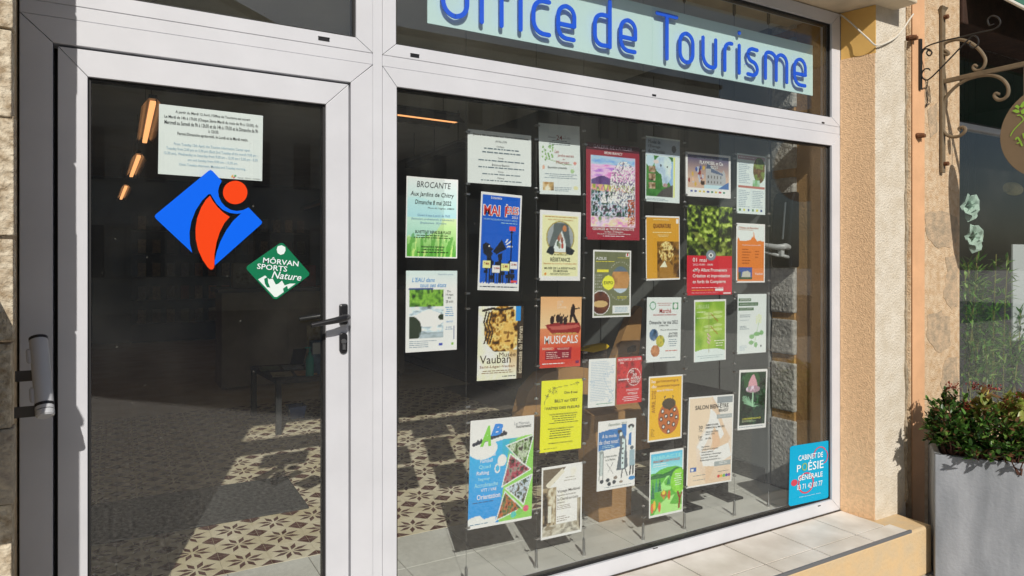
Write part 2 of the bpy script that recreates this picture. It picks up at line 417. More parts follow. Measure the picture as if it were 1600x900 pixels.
# ---- floor tiles: a white band by the window, then star tiles
M_WT = mat('pale_floor_tile', '#d3d2ca', 0.4, col2='#e6e6e0', vscale=5)
wx = [IXL + 0.02] + [1.07 + 0.335 * k for k in range(-6, 8) if IXL + 0.1 < 1.07 + 0.335 * k < 3.2] + [3.33]
for i in range(len(wx) - 1):
    for (a, b) in ((0.022, 0.430), (0.4325, 0.757)):
        bx('white_tile', M_WT, flo, wx[i] + 0.0018, wx[i + 1] - 0.0018, a, b, Z_FLOOR - 0.012, Z_FLOOR, 0.001)
TS = 0.196
M_CREAM = mat('cream_cement_tile', '#d9cca8', 0.5, col2='#f3ead2', vscale=5)
M_BROWN = mat('brown_cement_tile', '#5a3128', 0.55, var=0.15, vscale=12)
def star_tile():
    b = MB(); h = TS / 2 - 0.0008
    b.box(-h, h, -h, h, -0.012, 0.0, 0)
    e = 0.0006
    for k in range(8):
        a = k * math.pi / 4 + math.pi / 8
        L = TS * 0.44
        w = 0.27
        p = lambda r, t: (r * math.cos(t), r * math.sin(t), e)
        b.add([p(TS * 0.06, a), p(L * 0.55, a - w), p(L, a), p(L * 0.55, a + w)], [(0, 1, 2, 3)], 1)
    q = TS * 0.25
    for sx in (-1, 1):
        for sy in (-1, 1):
            b.add([(sx * h, sy * h, e), (sx * (h - q), sy * h, e), (sx * h, sy * (h - q), e)], [(0, 1, 2)], 1)
    return b
tile0 = star_tile().build('star_tile', [M_CREAM, M_BROWN]); tile0.parent = flo
tile0.location = Vector((-0.20 + TS / 2, 0.7600 + TS / 2, Z_FLOOR)) - flo.location
first = True
for i in range(16):
    for j in range(18):
        if first: first = False; continue
        o = tile0.copy(); COL.objects.link(o); o.parent = flo
        o.location = Vector((-0.20 + TS * (i + 0.5), 0.7600 + TS * (j + 0.5), Z_FLOOR)) - flo.location
        o.rotation_euler.z = (i * 7 + j * 3) % 4 * math.pi / 2
fr = bx('star_tile_field', M_CREAM, flo, -1.25, 3.3, 0.7600 + TS * 18, IYB - 0.02, Z_FLOOR - 0.012, Z_FLOOR - 0.001); tag(fr, kind='stuff')
fr2 = bx('star_tile_field', M_CREAM, flo, -1.25, -0.201, 0.7605, 0.7595 + TS * 18, Z_FLOOR - 0.012, Z_FLOOR - 0.001); tag(fr2, kind='stuff')

# ---- houses across the street (seen mirrored in the glass)
M_HOUSE = mat('grey_house_render', '#c9c6be', 0.9, var=0.12, vscale=1.2)
M_SHUT = mat('faded_shutter', '#6f747a', 0.8, var=0.1)
M_ROOF = mat('dark_roof_tile', '#4c3a33', 0.9, var=0.2, vscale=3)
M_DGLASS = mat('far_window_glass', (0.02, 0.025, 0.03), 0.08)
M_FRAMEW = mat('pale_window_frame', '#b9b6ae', 0.7)
def house(name, label, x0, x1, ydist, prof, cols, rows, mwall):
    t = thing(name, label, 'house', ((x0 + x1) / 2, -ydist, 0), 'houses across the street')
    y = -ydist
    MB().prism([(x, y, zz) for x, zz in prof], (0, -8, 0)).build('wall', mwall, t)
    top = [(x, zz) for x, zz in prof if zz > 0.1]
    for (a, b) in zip(top[:-1], top[1:]):
        if abs(a[0] - b[0]) < 0.3: continue
        MB().prism([(a[0], y + 0.25, a[1] + 0.02), (b[0], y + 0.25, b[1] + 0.02), (b[0], y + 0.25, b[1] + 0.2), (a[0], y + 0.25, a[1] + 0.2)], (0, -8.5, 0)).build('roof', M_ROOF, t)
    for r in rows:
        for c in cols:
            w = MB()
            for (xa, xb, za, zb) in ((c - 0.55, c + 0.55, r + 1.5, r + 1.62), (c - 0.55, c + 0.55, r - 0.1, r), (c - 0.55, c - 0.45, r, r + 1.5), (c + 0.45, c + 0.55, r, r + 1.5), (c - 0.04, c + 0.04, r, r + 1.5), (c - 0.45, c - 0.04, r + 0.95, r + 1.0), (c + 0.04, c + 0.45, r + 0.95, r + 1.0)):
                w.box(xa, xb, y + 0.002, y + 0.08, za, zb)
            wo = w.build('window', M_FRAMEW, t)
            MB().box(c - 0.45, c + 0.45, y + 0.003, y + 0.03, r, r + 1.5).build('pane', M_DGLASS, wo)
            for sgn in (-1, 1):
                MB().box(c + sgn * 0.83 - 0.26, c + sgn * 0.83 + 0.26, y + 0.002, y + 0.06, r - 0.05, r + 1.55).build('shutter', M_SHUT, t)
    return t
house('gabled_house', 'grey gabled house across the street, mirrored in the shop glass', -8.0, 8.0, 22.0,
      [(-8.0, 0), (8.0, 0), (8.0, 8.2), (-2.9, 12.6), (-6.0, 8.4), (-8.0, 8.2)], [-6.2, -3.0, 0.2, 3.4, 6.4], [1.2, 4.2, 7.0], M_HOUSE)
house('low_house', 'beige terraced house across the street beside the gabled one', 8.02, 26.0, 22.0,
      [(8.02, 0), (26, 0), (26, 10.2), (8.02, 10.2)], [10, 13.2, 16.4, 19.6, 22.8], [1.2, 4.2, 7.2], mat('beige_house_render', '#cfc9bc', 0.9, var=0.1, vscale=1.0))
house('tall_house', 'plain stone house across the street on the far side of the gable', -26.0, -8.02, 22.0,
      [(-26, 0), (-8.02, 0), (-8.02, 8.6), (-26, 8.6)], [-23, -19.6, -16.2, -12.8, -9.8], [1.2, 4.0, 6.8], mat('dark_house_stone', '#a29d94', 0.9, var=0.15, vscale=1.5))

# ================================================================== SHOPFRONT
def bar(name, pts_xz, y0, y1, parent, m=M_ALU, bevel=0.0015):
    return MB().prism([(x, y0, z) for x, z in pts_xz], (0, y1 - y0, 0)).build(name, m, parent, bevel=bevel)
sf = thing('shopfront_frame', 'white aluminium shopfront frame with transom lights and large display window', 'window frame', (1.6, 0.0, Z_SILL))
G = 0.0009
zd0 = Z_FLOOR - 0.03
xa, xb = X_L, -0.160                                # left post
ZH = H + 0.698; ZT = H + 0.738; ZTOP = H + 1.354
# door frame
bar('frame_post', [(xa, zd0), (xb, zd0), (xb, H + 0.625 - G), (xa, ZH - G * 2)], 0.0, 0.07, sf)
bar('frame_head', [(xa + 0.002, ZH - G), (xb + 0.001, H + 0.625), (0.700, H + 0.625), (0.780 - G * 2, ZH - G)], 0.0, 0.07, sf)
bar('frame_post', [(0.7005, zd0), (0.780 - G, zd0), (0.780 - G, ZH - G * 3), (0.7005, H + 0.625 - G)], 0.0, 0.07, sf)
bar('threshold', [(xb, zd0), (0.70, zd0), (0.70, Z_FLOOR - 0.005), (xb, Z_FLOOR - 0.005)], 0.002, 0.07, sf, M_CHROME)
# coupling profiles
bar('coupling_post', [(0.780, zd0), (0.815 - G, zd0), (0.815 - G, ZTOP), (0.780, ZTOP)], 0.0012, 0.068, sf)
bar('coupling_rail', [(xa, ZH), (0.780 - G, ZH), (0.780 - G, ZT - G), (xa, ZT - G)], 0.0012, 0.068, sf)
bar('coupling_rail', [(0.815, ZH), (X_R, ZH), (X_R, ZT - G), (0.815, ZT - G)], 0.0012, 0.068, sf)
def ring(x0, x1, z0, z1, wl, wr_, wb_, wt, prefix, glass_extra=True):
    gx0, gx1, gz0, gz1 = x0 + wl, x1 - wr_, z0 + wb_, z1 - wt
    bar(prefix + '_stile', [(x0, z0 + G), (gx0, gz0 + G), (gx0, gz1 - G), (x0, z1 - G)], 0.0, 0.07, sf)
    bar(prefix + '_stile', [(x1, z0 + G), (x1, z1 - G), (gx1, gz1 - G), (gx1, gz0 + G)], 0.0, 0.07, sf)
    bar(prefix + '_rail', [(x0 + G, z0), (x1 - G, z0), (gx1 - G, gz0), (gx0 + G, gz0)], 0.0, 0.07, sf)
    bar(prefix + '_rail', [(x0 + G, z1), (gx0 + G, gz1), (gx1 - G, gz1), (x1 - G, z1)], 0.0, 0.07, sf)
    gk = MB(); e = 0.007
    gk.box(gx0 + 0.0003, gx0 + e, 0.012, 0.05, gz0, gz1).box(gx1 - e, gx1 - 0.0003, 0.012, 0.05, gz0, gz1)
    gk.box(gx0 + e, gx1 - e, 0.012, 0.05, gz0 + 0.0003, gz0 + e).box(gx0 + e, gx1 - e, 0.012, 0.05, gz1 - e, gz1 - 0.0003)
    gk.build('gasket', M_GASKET, sf)
    return gx0, gx1, gz0, gz1
w_main = ring(0.815, X_R, Z_SILL + 0.004, ZH - G, 0.0527, 0.072, 0.066, 0.066, 'window')
t_left = ring(xa, 0.780 - G, ZT, ZTOP, 0.075, 0.060, 0.045, 0.064, 'transom')
t_right = ring(0.815, X_R, ZT, ZTOP, 0.050, 0.072, 0.045, 0.064, 'transom')
for (gx0, gx1, gz0, gz1), nm in ((w_main, 'pane'), (t_left, 'pane'), (t_right, 'pane')):
    bx(nm, M_GLASS, sf, gx0 + 0.001, gx1 - 0.001, 0.018, 0.024, gz0 + 0.001, gz1 - 0.001)
for (u, v, hw, hh) in ((506, 61, .019, .0065), (648, 87, .017, .0065), (1022, 149, .011, .004), (1286, 192, .011, .004), (1024, 856, .013, .0035), (1280, 790, .011, .0035)):
    p = P(u, v, 0); bx('drain_slot', M_BLACK, sf, p.x - hw, p.x + hw, -0.0012, 0.0005, p.z - hh, p.z + hh)
    bx('drain_lip', M_ALU, sf, p.x - hw - 0.001, p.x + hw + 0.001, -0.004, 0.0004, p.z + hh, p.z + hh + 0.0015)
bx('mortar_seam', mat('dirty_mortar', '#4a4036', 0.95, var=0.5, vscale=50, bump=1.5), sf, 0.82, X_R, -0.008, 0.03, Z_SILL - 0.012, Z_SILL + 0.0035)

# ---- door leaf
dr = thing('glass_door', 'white framed glass door with black lever handle', 'door', (0.27, 0.0, Z_FLOOR))
dx0, dx1, dz0, dz1 = -0.148, 0.6935, Z_FLOOR + 0.004, H + 0.617
gx0, gx1, gz0, gz1 = -0.0757, 0.6155, dz0 + 0.10, H + 0.540
yd0, yd1 = 0.004, 0.064
bar('stile', [(dx0, dz0 + G), (gx0, gz0 + G), (gx0, gz1 - G), (dx0, dz1 - G)], yd0, yd1, dr)
bar('stile', [(dx1, dz0 + G), (dx1, dz1 - G), (gx1, gz1 - G), (gx1, gz0 + G)], yd0, yd1, dr)
bar('top_rail', [(dx0 + G, dz1), (gx0 + G, gz1), (gx1 - G, gz1), (dx1 - G, dz1)], yd0, yd1, dr)
bar('bottom_rail', [(dx0 + G, dz0), (dx1 - G, dz0), (gx1 - G, gz0), (gx0 + G, gz0)], yd0, yd1, dr)
gk = MB(); e = 0.008
gk.box(gx0 + 0.0003, gx0 + e, 0.016, 0.05, gz0, gz1).box(gx1 - e, gx1 - 0.0003, 0.016, 0.05, gz0, gz1)
gk.box(gx0 + e, gx1 - e, 0.016, 0.05, gz0 + 0.0003, gz0 + e).box(gx0 + e, gx1 - e, 0.016, 0.05, gz1 - e, gz1 - 0.0003)
gk.build('gasket', M_GASKET, dr)
rb = MB()                                           # dark rebate seal behind the gap round the leaf
rb.box(-0.166, dx0 + 0.01, 0.066, 0.075, dz0, dz1 + 0.01).box(dx1 - 0.01, 0.708, 0.066, 0.075, dz0, dz1 + 0.01).box(-0.166, 0.708, 0.066, 0.075, dz1 - 0.006, dz1 + 0.014)
rb.build('rebate_seal', M_GASKET, dr)
bx('pane', M_GLASS, dr, gx0 + 0.001, gx1 - 0.001, 0.020, 0.026, gz0 + 0.001, gz1 - 0.001)
# lever handle
hp = P(537, 491, 0)
MB().box(hp.x - 0.017, hp.x + 0.014, -0.010, 0.0045, hp.z - 0.036, hp.z + 0.036).build('handle_plate', M_BLACK, dr, bevel=0.009)
hz = hp.z - 0.008
MB().tube([(hp.x, 0.0, hz), (hp.x, -0.045, hz), (hp.x - 0.012, -0.056, hz - 0.001), (hp.x - 0.05, -0.060, hz - 0.008), (hp.x - 0.125, -0.060, hz - 0.020)],
          [0.011, 0.011, 0.0125, 0.0105, 0.0075], 12).build('handle', M_BLACK, dr, smooth=True)
MB().tube([(hp.x, 0.06, hz), (hp.x, 0.10, hz), (hp.x - 0.012, 0.11, hz), (hp.x - 0.125, 0.112, hz - 0.012)], [0.010, 0.010, 0.011, 0.008], 10).build('handle', M_BLACK, dr, smooth=True)
kp = P(536.5, 536, 0)
MB().prism([(kp.x + 0.014 * math.cos(a), -0.004, kp.z + 0.014 * math.sin(a) + (0.022 if math.sin(a) >= 0 else -0.022)) for a in [i * math.pi / 12 for i in range(24)]], (0, 0.009, 0)).build('lock_plate', M_BLACK, dr, bevel=0.001)
MB().prism([(kp.x + 0.009 * math.cos(a), -0.009, kp.z + 0.006 + 0.009 * math.sin(a)) for a in [i * math.pi / 8 for i in range(16)]], (0, 0.006, 0)).box(kp.x - 0.005, kp.x + 0.005, -0.009, -0.003, kp.z - 0.022, kp.z).build('lock_cylinder', M_CHROME, dr)

# ---- grey tube on brackets by the left post
M_GTUBE = mat('grey_plastic', '#c6c8cb', 0.35)
ta, tb = P(60, 530, -0.085), P(71, 651, -0.20)
tt = thing('grip_tube', 'grey plastic tube with black rings on two flat brackets left of the door', 'tube', tb)
ax = (tb - ta).normalized()
MB().tube([ta, ta + (tb - ta) * 0.5, tb - ax * 0.018], 0.0215, 20).build('tube', M_GTUBE, tt, smooth=True)
MB().tube([tb - ax * 0.016, tb - ax * 0.004, tb], [0.0215, 0.021, 0.017], 20).build('end_cap', M_GTUBE, tt, smooth=True)
for q in (0.0, 0.86):
    c = ta + (tb - ta) * q
    MB().tube([c - ax * 0.004, c + ax * 0.004], 0.0222, 20).build('ring', M_BLACK, tt, smooth=True)
for (u, v, q) in ((40, 592, 0.48), (40, 656, 0.98)):
    c = ta + (tb - ta) * min(q, 0.93)
    MB().obox(((JX + c.x) / 2 - 0.008, c.y + 0.012, c.z), ((c.x - JX) / 2 + 0.012, 0, 0), (0, 0.002, 0), (0, 0, 0.014)).build('bracket', mat('dull_bracket', (0.08, 0.075, 0.07), 0.6), tt)
    MB().obox(ta + (tb - ta) * (0.22 if q < 0.6 else 0.72) + Vector((-0.016, 0.004, 0)), (0.014, 0, 0), (0, 0.014, 0), ax * 0.022).build('clamp', M_GTUBE, tt, bevel=0.006)

# ================================================================== PRINTED SHEETS
class Canvas:
    def __init__(self, w, h, base, cell=0.003):
        self.nx, self.ny = max(2, int(w / cell)), max(2, int(h / cell)); self.w, self.h = w, h
        self.S, self.T = np.meshgrid(np.linspace(0, 1, self.nx + 1), np.linspace(0, 1, self.ny + 1))
        self.c = np.empty(self.S.shape + (3,)); self.c[:] = hexc(base)
    def put(self, m, col, a=1.0):
        if isinstance(col, str): col = np.array(hexc(col))
        m = np.asarray(m, float)[..., None] * a
        self.c = self.c * (1 - m) + m * col; return self
    def rm(self, s0, t0, s1, t1): return (self.S >= s0) & (self.S <= s1) & (self.T >= t0) & (self.T <= t1)
    def rect(self, s0, t0, s1, t1, col, a=1.0): return self.put(self.rm(s0, t0, s1, t1), col, a)
    def em(self, cx, cy, rx, ry): return ((self.S - cx) / rx) ** 2 + ((self.T - cy) / ry) ** 2 <= 1
    def ell(self, cx, cy, rx, ry, col, a=1.0): return self.put(self.em(cx, cy, rx, ry), col, a)
    def pm(self, pts):
        ins = np.zeros(self.S.shape, bool); n = len(pts)
        for i in range(n):
            x0, y0 = pts[i]; x1, y1 = pts[(i + 1) % n]
            if y0 == y1: continue
            ins ^= ((y0 > self.T) != (y1 > self.T)) & (self.S < (x1 - x0) * (self.T - y0) / (y1 - y0) + x0)
        return ins
    def poly(self, pts, col, a=1.0): return self.put(self.pm(pts), col, a)
    def grad(self, m, t0, t1, c0, c1):
        k = np.clip((self.T - t0) / (t1 - t0), 0, 1)[..., None]
        return self.put(m, (1 - k) * np.array(hexc(c0)) + k * np.array(hexc(c1)))
    def noise(self, m, cols, sx, sy, seed=0, sharp=1.6):
        f = fbm(self.S * sx, self.T * sy, seed); f = np.clip((f - 0.5) * sharp + 0.5, 0, 0.9999) * (len(cols) - 1)
        i = f.astype(int); k = (f - i)[..., None]; C = np.array([hexc(c) for c in cols])
        return self.put(m, C[i] * (1 - k) + C[np.minimum(i + 1, len(cols) - 1)] * k)
    def line(self, pts, wd, col, a=1.0):
        m = np.zeros(self.S.shape, bool); X, Y = self.S * self.w, self.T * self.h
        for (p, q) in zip(pts[:-1], pts[1:]):
            ax_, ay_, bx_, by_ = p[0] * self.w, p[1] * self.h, q[0] * self.w, q[1] * self.h
            dx, dy = bx_ - ax_, by_ - ay_; L = dx * dx + dy * dy + 1e-12
            k = np.clip(((X - ax_) * dx + (Y - ay_) * dy) / L, 0, 1)
            m |= (X - ax_ - k * dx) ** 2 + (Y - ay_ - k * dy) ** 2 <= (wd / 2) ** 2
        return self.put(m, col, a)

TEXTJOBS = []                                       # (object, w, h, texts, strips, polys)
EPS = 0.0006
def sheet(name, label, cat, corners, y, base, paint=None, texts=(), strips=(), group=None, cell=0.003, curl=0.0, thick=0.0005, shape=None, polys=(), holes=None):
    c = [P(u, v, y) for u, v in corners]            # TL TR BR BL
    tl, tr, br, bl = c
    ctr = (tl + tr + br + bl) / 4
    w = ((tr - tl).length + (br - bl).length) / 2
    h = ((tl - bl).length + (tr - br).length) / 2
    d = (tr - tl) + (br - bl); ang = math.atan2(-d.z, d.x)
    me = bpy.data.meshes.new(name)
    if shape is None:
        cv = Canvas(w, h, base, cell)
        if paint: paint(cv)
        ny, nx = cv.ny, cv.nx
        N = (nx + 1) * (ny + 1)
        X = (cv.S - 0.5) * w; Z = (0.5 - cv.T) * h
        Y = -curl * ((cv.S - 0.35) ** 2) * 1.0 + np.zeros_like(X) if curl else np.zeros_like(X)
        co = np.stack([X, Y, Z], -1).reshape(-1, 3)
        back = co.copy(); back[:, 1] += thick
        idx = np.arange(N).reshape(ny + 1, nx + 1)
        q = np.stack([idx[1:, :-1], idx[1:, 1:], idx[:-1, 1:], idx[:-1, :-1]], -1).reshape(-1, 4)
        # coarse back and rim
        per = list(idx[0, :]) + list(idx[1:, -1]) + list(idx[-1, -2::-1]) + list(idx[-2:0:-1, 0])
        bco = co[per].copy(); bco[:, 1] += thick; o = N; n = len(per)
        faces = q.tolist() + ([] if curl else [tuple(range(o, o + n))]) + [(per[i], per[(i + 1) % n], o + (i + 1) % n, o + i) for i in range(n)]
        me.from_pydata(np.vstack([co, bco]).tolist(), [], faces)
        at = me.color_attributes.new('Col', 'FLOAT_COLOR', 'POINT')
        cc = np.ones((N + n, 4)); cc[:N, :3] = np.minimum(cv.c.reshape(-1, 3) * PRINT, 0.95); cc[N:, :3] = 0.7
        at.data.foreach_set('color', cc.ravel())
        me.materials.append(M_PRINT)
    else:                                           # cut to a shape
        n = len(shape)
        v = [((s - 0.5) * w, 0, (0.5 - t) * h) for s, t in shape]; v += [(a, thick, b) for a, _, b in v]
        me.from_pydata(v, [], [tuple(range(n)), tuple(range(2 * n - 1, n - 1, -1))] + [(i, i + n, (i + 1) % n + n, (i + 1) % n) for i in range(n)])
        me.materials.append(ink(base))
        bm = bmesh.new(); bm.from_mesh(me); bmesh.ops.recalc_face_normals(bm, faces=bm.faces); bm.to_mesh(me); bm.free()
    ob = bpy.data.objects.new(name, me); COL.objects.link(ob)
    ob.location = ctr; ob.rotation_euler = (0, ang, 0)
    tag(ob, label, cat, group)
    if texts or strips or polys:
        TEXTJOBS.append((ob, w, h, list(texts), list(strips), list(polys), curl, PRINT if shape is None else None))
    return ob

def finish_texts():
    todo = {}
    for job in TEXTJOBS:
        for t in job[3]:
            k = (t[0], t[6] if len(t) > 6 else 0, t[7] if len(t) > 7 else 0)
            if k in todo: continue
            cu = bpy.data.curves.new('lettering', 'FONT'); cu.body = t[0]; cu.resolution_u = 2; cu.fill_mode = 'FRONT'
            cu.offset = 0.011 * k[1]; cu.shear = k[2]
            ob = bpy.data.objects.new('lettering', cu); COL.objects.link(ob); todo[k] = ob
    bpy.context.view_layer.update()
    dg = bpy.context.evaluated_depsgraph_get()
    geo = {}
    for k, ob in todo.items():
        me = bpy.data.meshes.new_from_object(ob.evaluated_get(dg))
        co = np.empty(len(me.vertices) * 3); me.vertices.foreach_get('co', co); co = co.reshape(-1, 3)
        geo[k] = (co[:, :2], [tuple(p.vertices) for p in me.polygons])
        bpy.data.meshes.remove(me)
    for ob in todo.values():
        cu = ob.data; bpy.data.objects.remove(ob); bpy.data.curves.remove(cu)
    rr = random.Random(11)
    for (owner, w, h, texts, strips, polys, curl, pk) in TEXTJOBS:
        vs, fs, ms, mats = [], [], [], []
        def mi(colr):
            m = ink(colr, pk)
            if m not in mats: mats.append(m)
            return mats.index(m)
        def put(P2, F2, colr, layer):
            o = len(vs)
            for s, t in P2:
                yy = -curl * ((s - 0.35) ** 2) if curl else 0
                vs.append(((s - 0.5) * w, yy - EPS * layer, (0.5 - t) * h))
            k = mi(colr)
            for f in F2: fs.append(tuple(i + o for i in f)); ms.append(k)
        for i, (pts, colr) in enumerate(polys):
            put(pts, [tuple(range(len(pts)))[::-1]], colr, 1 + 0.35 * i)
        base = 1.6 + 0.35 * len(polys)
        for (s0, s1, t0, t1, n, colr, *al) in strips:
            al = al[0] if al else 'c'
            lh = (t1 - t0) / n
            for i in range(n):
                L = (s1 - s0) * (rr.uniform(0.6, 1.0) if n > 1 else 1)
                a = s0 if al == 'l' else (s0 + s1 - L) / 2
                b = a + L; x = a
                while x < b - 0.01:
                    ww = min(rr.uniform(0.02, 0.10), b - x)
                    tt_ = t0 + lh * (i + 0.22)
                    put([(x, tt_), (x + ww, tt_), (x + ww, tt_ + lh * 0.34), (x, tt_ + lh * 0.34)], [(3, 2, 1, 0)], colr, base)
                    x += ww + 0.014
        for t in texts:
            k = (t[0], t[6] if len(t) > 6 else 0, t[7] if len(t) > 7 else 0)
            co, F2 = geo[k]
            if not len(co): continue
            s0, s1, t0, t1, colr = t[1:6]
            rot = t[8] if len(t) > 8 else 0
            mn, mx = co.min(0), co.max(0); sp = np.maximum(mx - mn, 1e-6)
            q = (co - mn) / sp
            if rot == 0: P2 = np.stack([s0 + q[:, 0] * (s1 - s0), t1 - q[:, 1] * (t1 - t0)], 1)
            elif rot == 90: P2 = np.stack([s0 + q[:, 1] * (s1 - s0) * -1 + (s1 - s0), t1 - q[:, 0] * (t1 - t0)], 1)
            else:                                    # slanted: rises by rot (in t) over its width
                P2 = np.stack([s0 + q[:, 0] * (s1 - s0), t1 - q[:, 1] * (t1 - t0) - rot * q[:, 0]], 1)
            put(P2.tolist(), F2, colr, base + 0.6 + 0.12 * texts.index(t))
        me = bpy.data.meshes.new('lettering'); me.from_pydata(vs, [], fs)
        for m in mats: me.materials.append(m)
        me.polygons.foreach_set('material_index', ms)
        ob = bpy.data.objects.new('lettering', me); COL.objects.link(ob); ob.parent = owner

W = '#e4eef0'
YP = 0.155                                          # plane of the hanging posters
GP = 'posters hanging in the shop window'

# ---- two sheets taped straight to the glass
def p_brocante(c):
    c.grad(c.rm(0, 0, 1, 1), 0, 0.55, '#dceaf2', '#a9cfe8'); c.grad(c.rm(0, 0.5, 1, 1), 0.5, 1, '#cfe3a0', '#5fae2c')
    c.ell(0.2, 0.5, 0.5, 0.25, '#9fcbe9', 0.4)
    f = vnoise(c.S * 46 + c.T * 6, c.T * 3, 3); c.put((c.T > 0.66 + 0.12 * vnoise(c.S * 20, c.T * 0, 9)) * (f > 0.5), '#3f8f1e', 0.7); c.put((c.T > 0.72) * (f < 0.25), '#d3ea84', 0.7)
    for r in ((0, 0, 1, 0.012), (0, 0.985, 1, 1), (0, 0, 0.02, 1), (0.98, 0, 1, 1)): c.rect(*r, '#f2f4f2')
sheet('flea_market_poster', 'pale blue poster fading to green grass, headed BROCANTE, taped to the glass', 'poster', [(634, 275), (711, 281), (716, 404), (634, 402)], 0.027, W, p_brocante,
      [('BROCANTE', .2, .86, .05, .125, '#444444', 0, .15), ('Aux Jardins de Chitry', .08, .92, .18, .25, '#2d2d2d', .6, .15), ('Dimanche 8 mai 2022', .17, .87, .28, .335, '#2d2d2d', .6, .15),
       ('Place de l\'église, 58800', .42, .93, .365, .39, '#444444', 0, .1), ('Ouvert à tous à partir de 7h00', .22, .85, .455, .49, '#67809a', 0, .1),
       ('(Particuliers, professionnels, producteurs..)', .1, .93, .505, .535, '#67809a'), ('(Emplacement : 3€/mètre)', .27, .78, .55, .58, '#67809a'),
       ('BUVETTE ET REPAS SUR PLACE', .18, .87, .66, .695, '#222222', .8, .1), ('Informations et réservation', .3, .75, .845, .87, '#222222', .5)],
      [(.12, .9, .71, .765, 2, '#3a4a22'), (.2, .85, .885, .95, 2, '#22391a')], curl=0.02)
def p_eau(c):
    c.rect(.05, .03, .95, .97, '#dfe6ea'); c.grad(c.rm(0, 0, 1, .3), 0, .3, '#cfe2ef', '#e6eef2')
    m = c.rm(.07, .235, .73, .835); c.noise(m, ['#1f2a14', '#4c7a1f', '#86b53a', '#2d3b1c'], 14, 16, 5)
    c.put(m & (c.T > .45), '#8f9794'); c.noise(m & (c.T > .44), ['#5a5f58', '#a9b4b6', '#dfe8ea', '#f3f7f8'], 9, 26, 8)
    c.put(m & (c.T > .44) & (((c.S - .45) / .3) ** 2 + ((c.T - .60) / .1) ** 2 < 1), '#f2f6f7', .8)
    c.put(m & (c.em(.1, .72, .2, .16) | c.em(.7, .58, .08, .035)), '#2a3320'); c.put(m & (c.T > .76) & (c.S > .25), '#7d8580', .6)
    c.rect(.05, .22, .52, .235, '#2a3f77'); c.rect(.94, .70, .955, .86, '#2a3f77'); c.rect(.64, .91, .72, .935, '#2a3f9a'); c.ell(.91, .92, .025, .02, '#7fae3a')
sheet('river_poster', 'white poster with mossy waterfall photo, headed L\'EAU dans tous ses états', 'poster', [(634, 423), (711, 423), (717, 546), (634, 551)], 0.027, W, p_eau,
      [("L'EAU dans", .11, .55, .085, .14, '#3b86b5', .6, .25), ('tous ses états', .27, .78, .155, .205, '#3b86b5', .4, .25), ('Exposition photo', .62, .92, .035, .06, '#8a9aa6'),
       ('Du', .8, .87, .245, .27, '#444444'), ('14 mars', .77, .92, .285, .315, '#444444'), ('au', .81, .87, .33, .35, '#444444'), ('28 août', .77, .92, .37, .4, '#444444'), ('GRATUIT', .78, .92, .63, .65, '#3b86b5')],
      [(.76, .93, .45, .58, 5, '#5d8fb4'), (.76, .93, .70, .75, 2, '#7088a0'), (.07, .6, .86, .955, 4, '#8a949a', 'l')])

# ---- column A
sheet('market_days_list', 'pale landscape sheet listing market days, topmost of its column', 'poster', [(730.5, 201.5), (830, 212), (830, 292), (731, 285)], YP, '#dbe7e8', None,
      [('Jours de marchés sur l\'arrondissement', .08, .95, .06, .11, '#222222', .4), ('AVALLON', .42, .6, .16, .2, '#444444'), ('Corbigny', .44, .56, .26, .3, '#555555'), ('Tannay', .46, .55, .48, .52, '#555555'), ('Brinon-sur-Beuvron', .37, .64, .61, .65, '#555555'), ('Varzy', .46, .55, .74, .78, '#555555'), ('Clamecy', .45, .56, .86, .9, '#555555')],
      [(.12, .92, .30, .44, 2, '#6a7578'), (.16, .88, .53, .59, 1, '#6a7578'), (.16, .88, .66, .72, 1, '#6a7578'), (.22, .82, .79, .84, 1, '#6a7578'), (.2, .85, .91, .96, 1, '#6a7578')], GP)
def p_mai(c):
    c.rect(.035, .025, .965, .935, '#1055b4'); c.put((c.T > .915 + .02 * vnoise(c.S * 30, c.T * 0, 2)) & (c.T < .94), W)
    K = '#10131d'
    c.poly([(.08, .54), (.16, .51), (.25, .53), (.28, .56), (.35, .575), (.30, .60), (.33, .62), (.29, .66), (.33, .70), (.20, .70), (.2, .66), (.1, .62)], K); c.ell(.235, .548, .02, .01, W)
    c.poly([(.33, .60), (.54, .475), (.66, .57), (.42, .63)], K); c.poly([(.45, .63), (.57, .61), (.55, .70), (.48, .70)], K)
    for a, b in (((.64, .50), (.68, .47)), ((.66, .52), (.77, .485)), ((.68, .545), (.8, .54))): c.line([a, b], .006, '#dfe9f2')
    c.line([(.78, .39), (.78, .7)], .006, K); c.poly([(.73, .40), (.78, .37), (.83, .40)], K); c.rect(.72, .335, .87, .375, '#e34b4b')
    r = random.Random(4)
    for i in range(26):
        x = r.uniform(.1, .85); t = r.uniform(.68, .86); c.rect(x, t, x + .09, t + .035, K); c.line([(x + .045, t), (x + .045, .92)], .004, K)
    for (a, t, col) in ((.1, .70, '#f3dc8a'), (.33, .745, W), (.55, .72, '#f3dc8a'), (.76, .70, W)): c.rect(a, t, a + .19, t + .075, col)
    c.rect(.80, .89, .94, .915, '#d8433f')
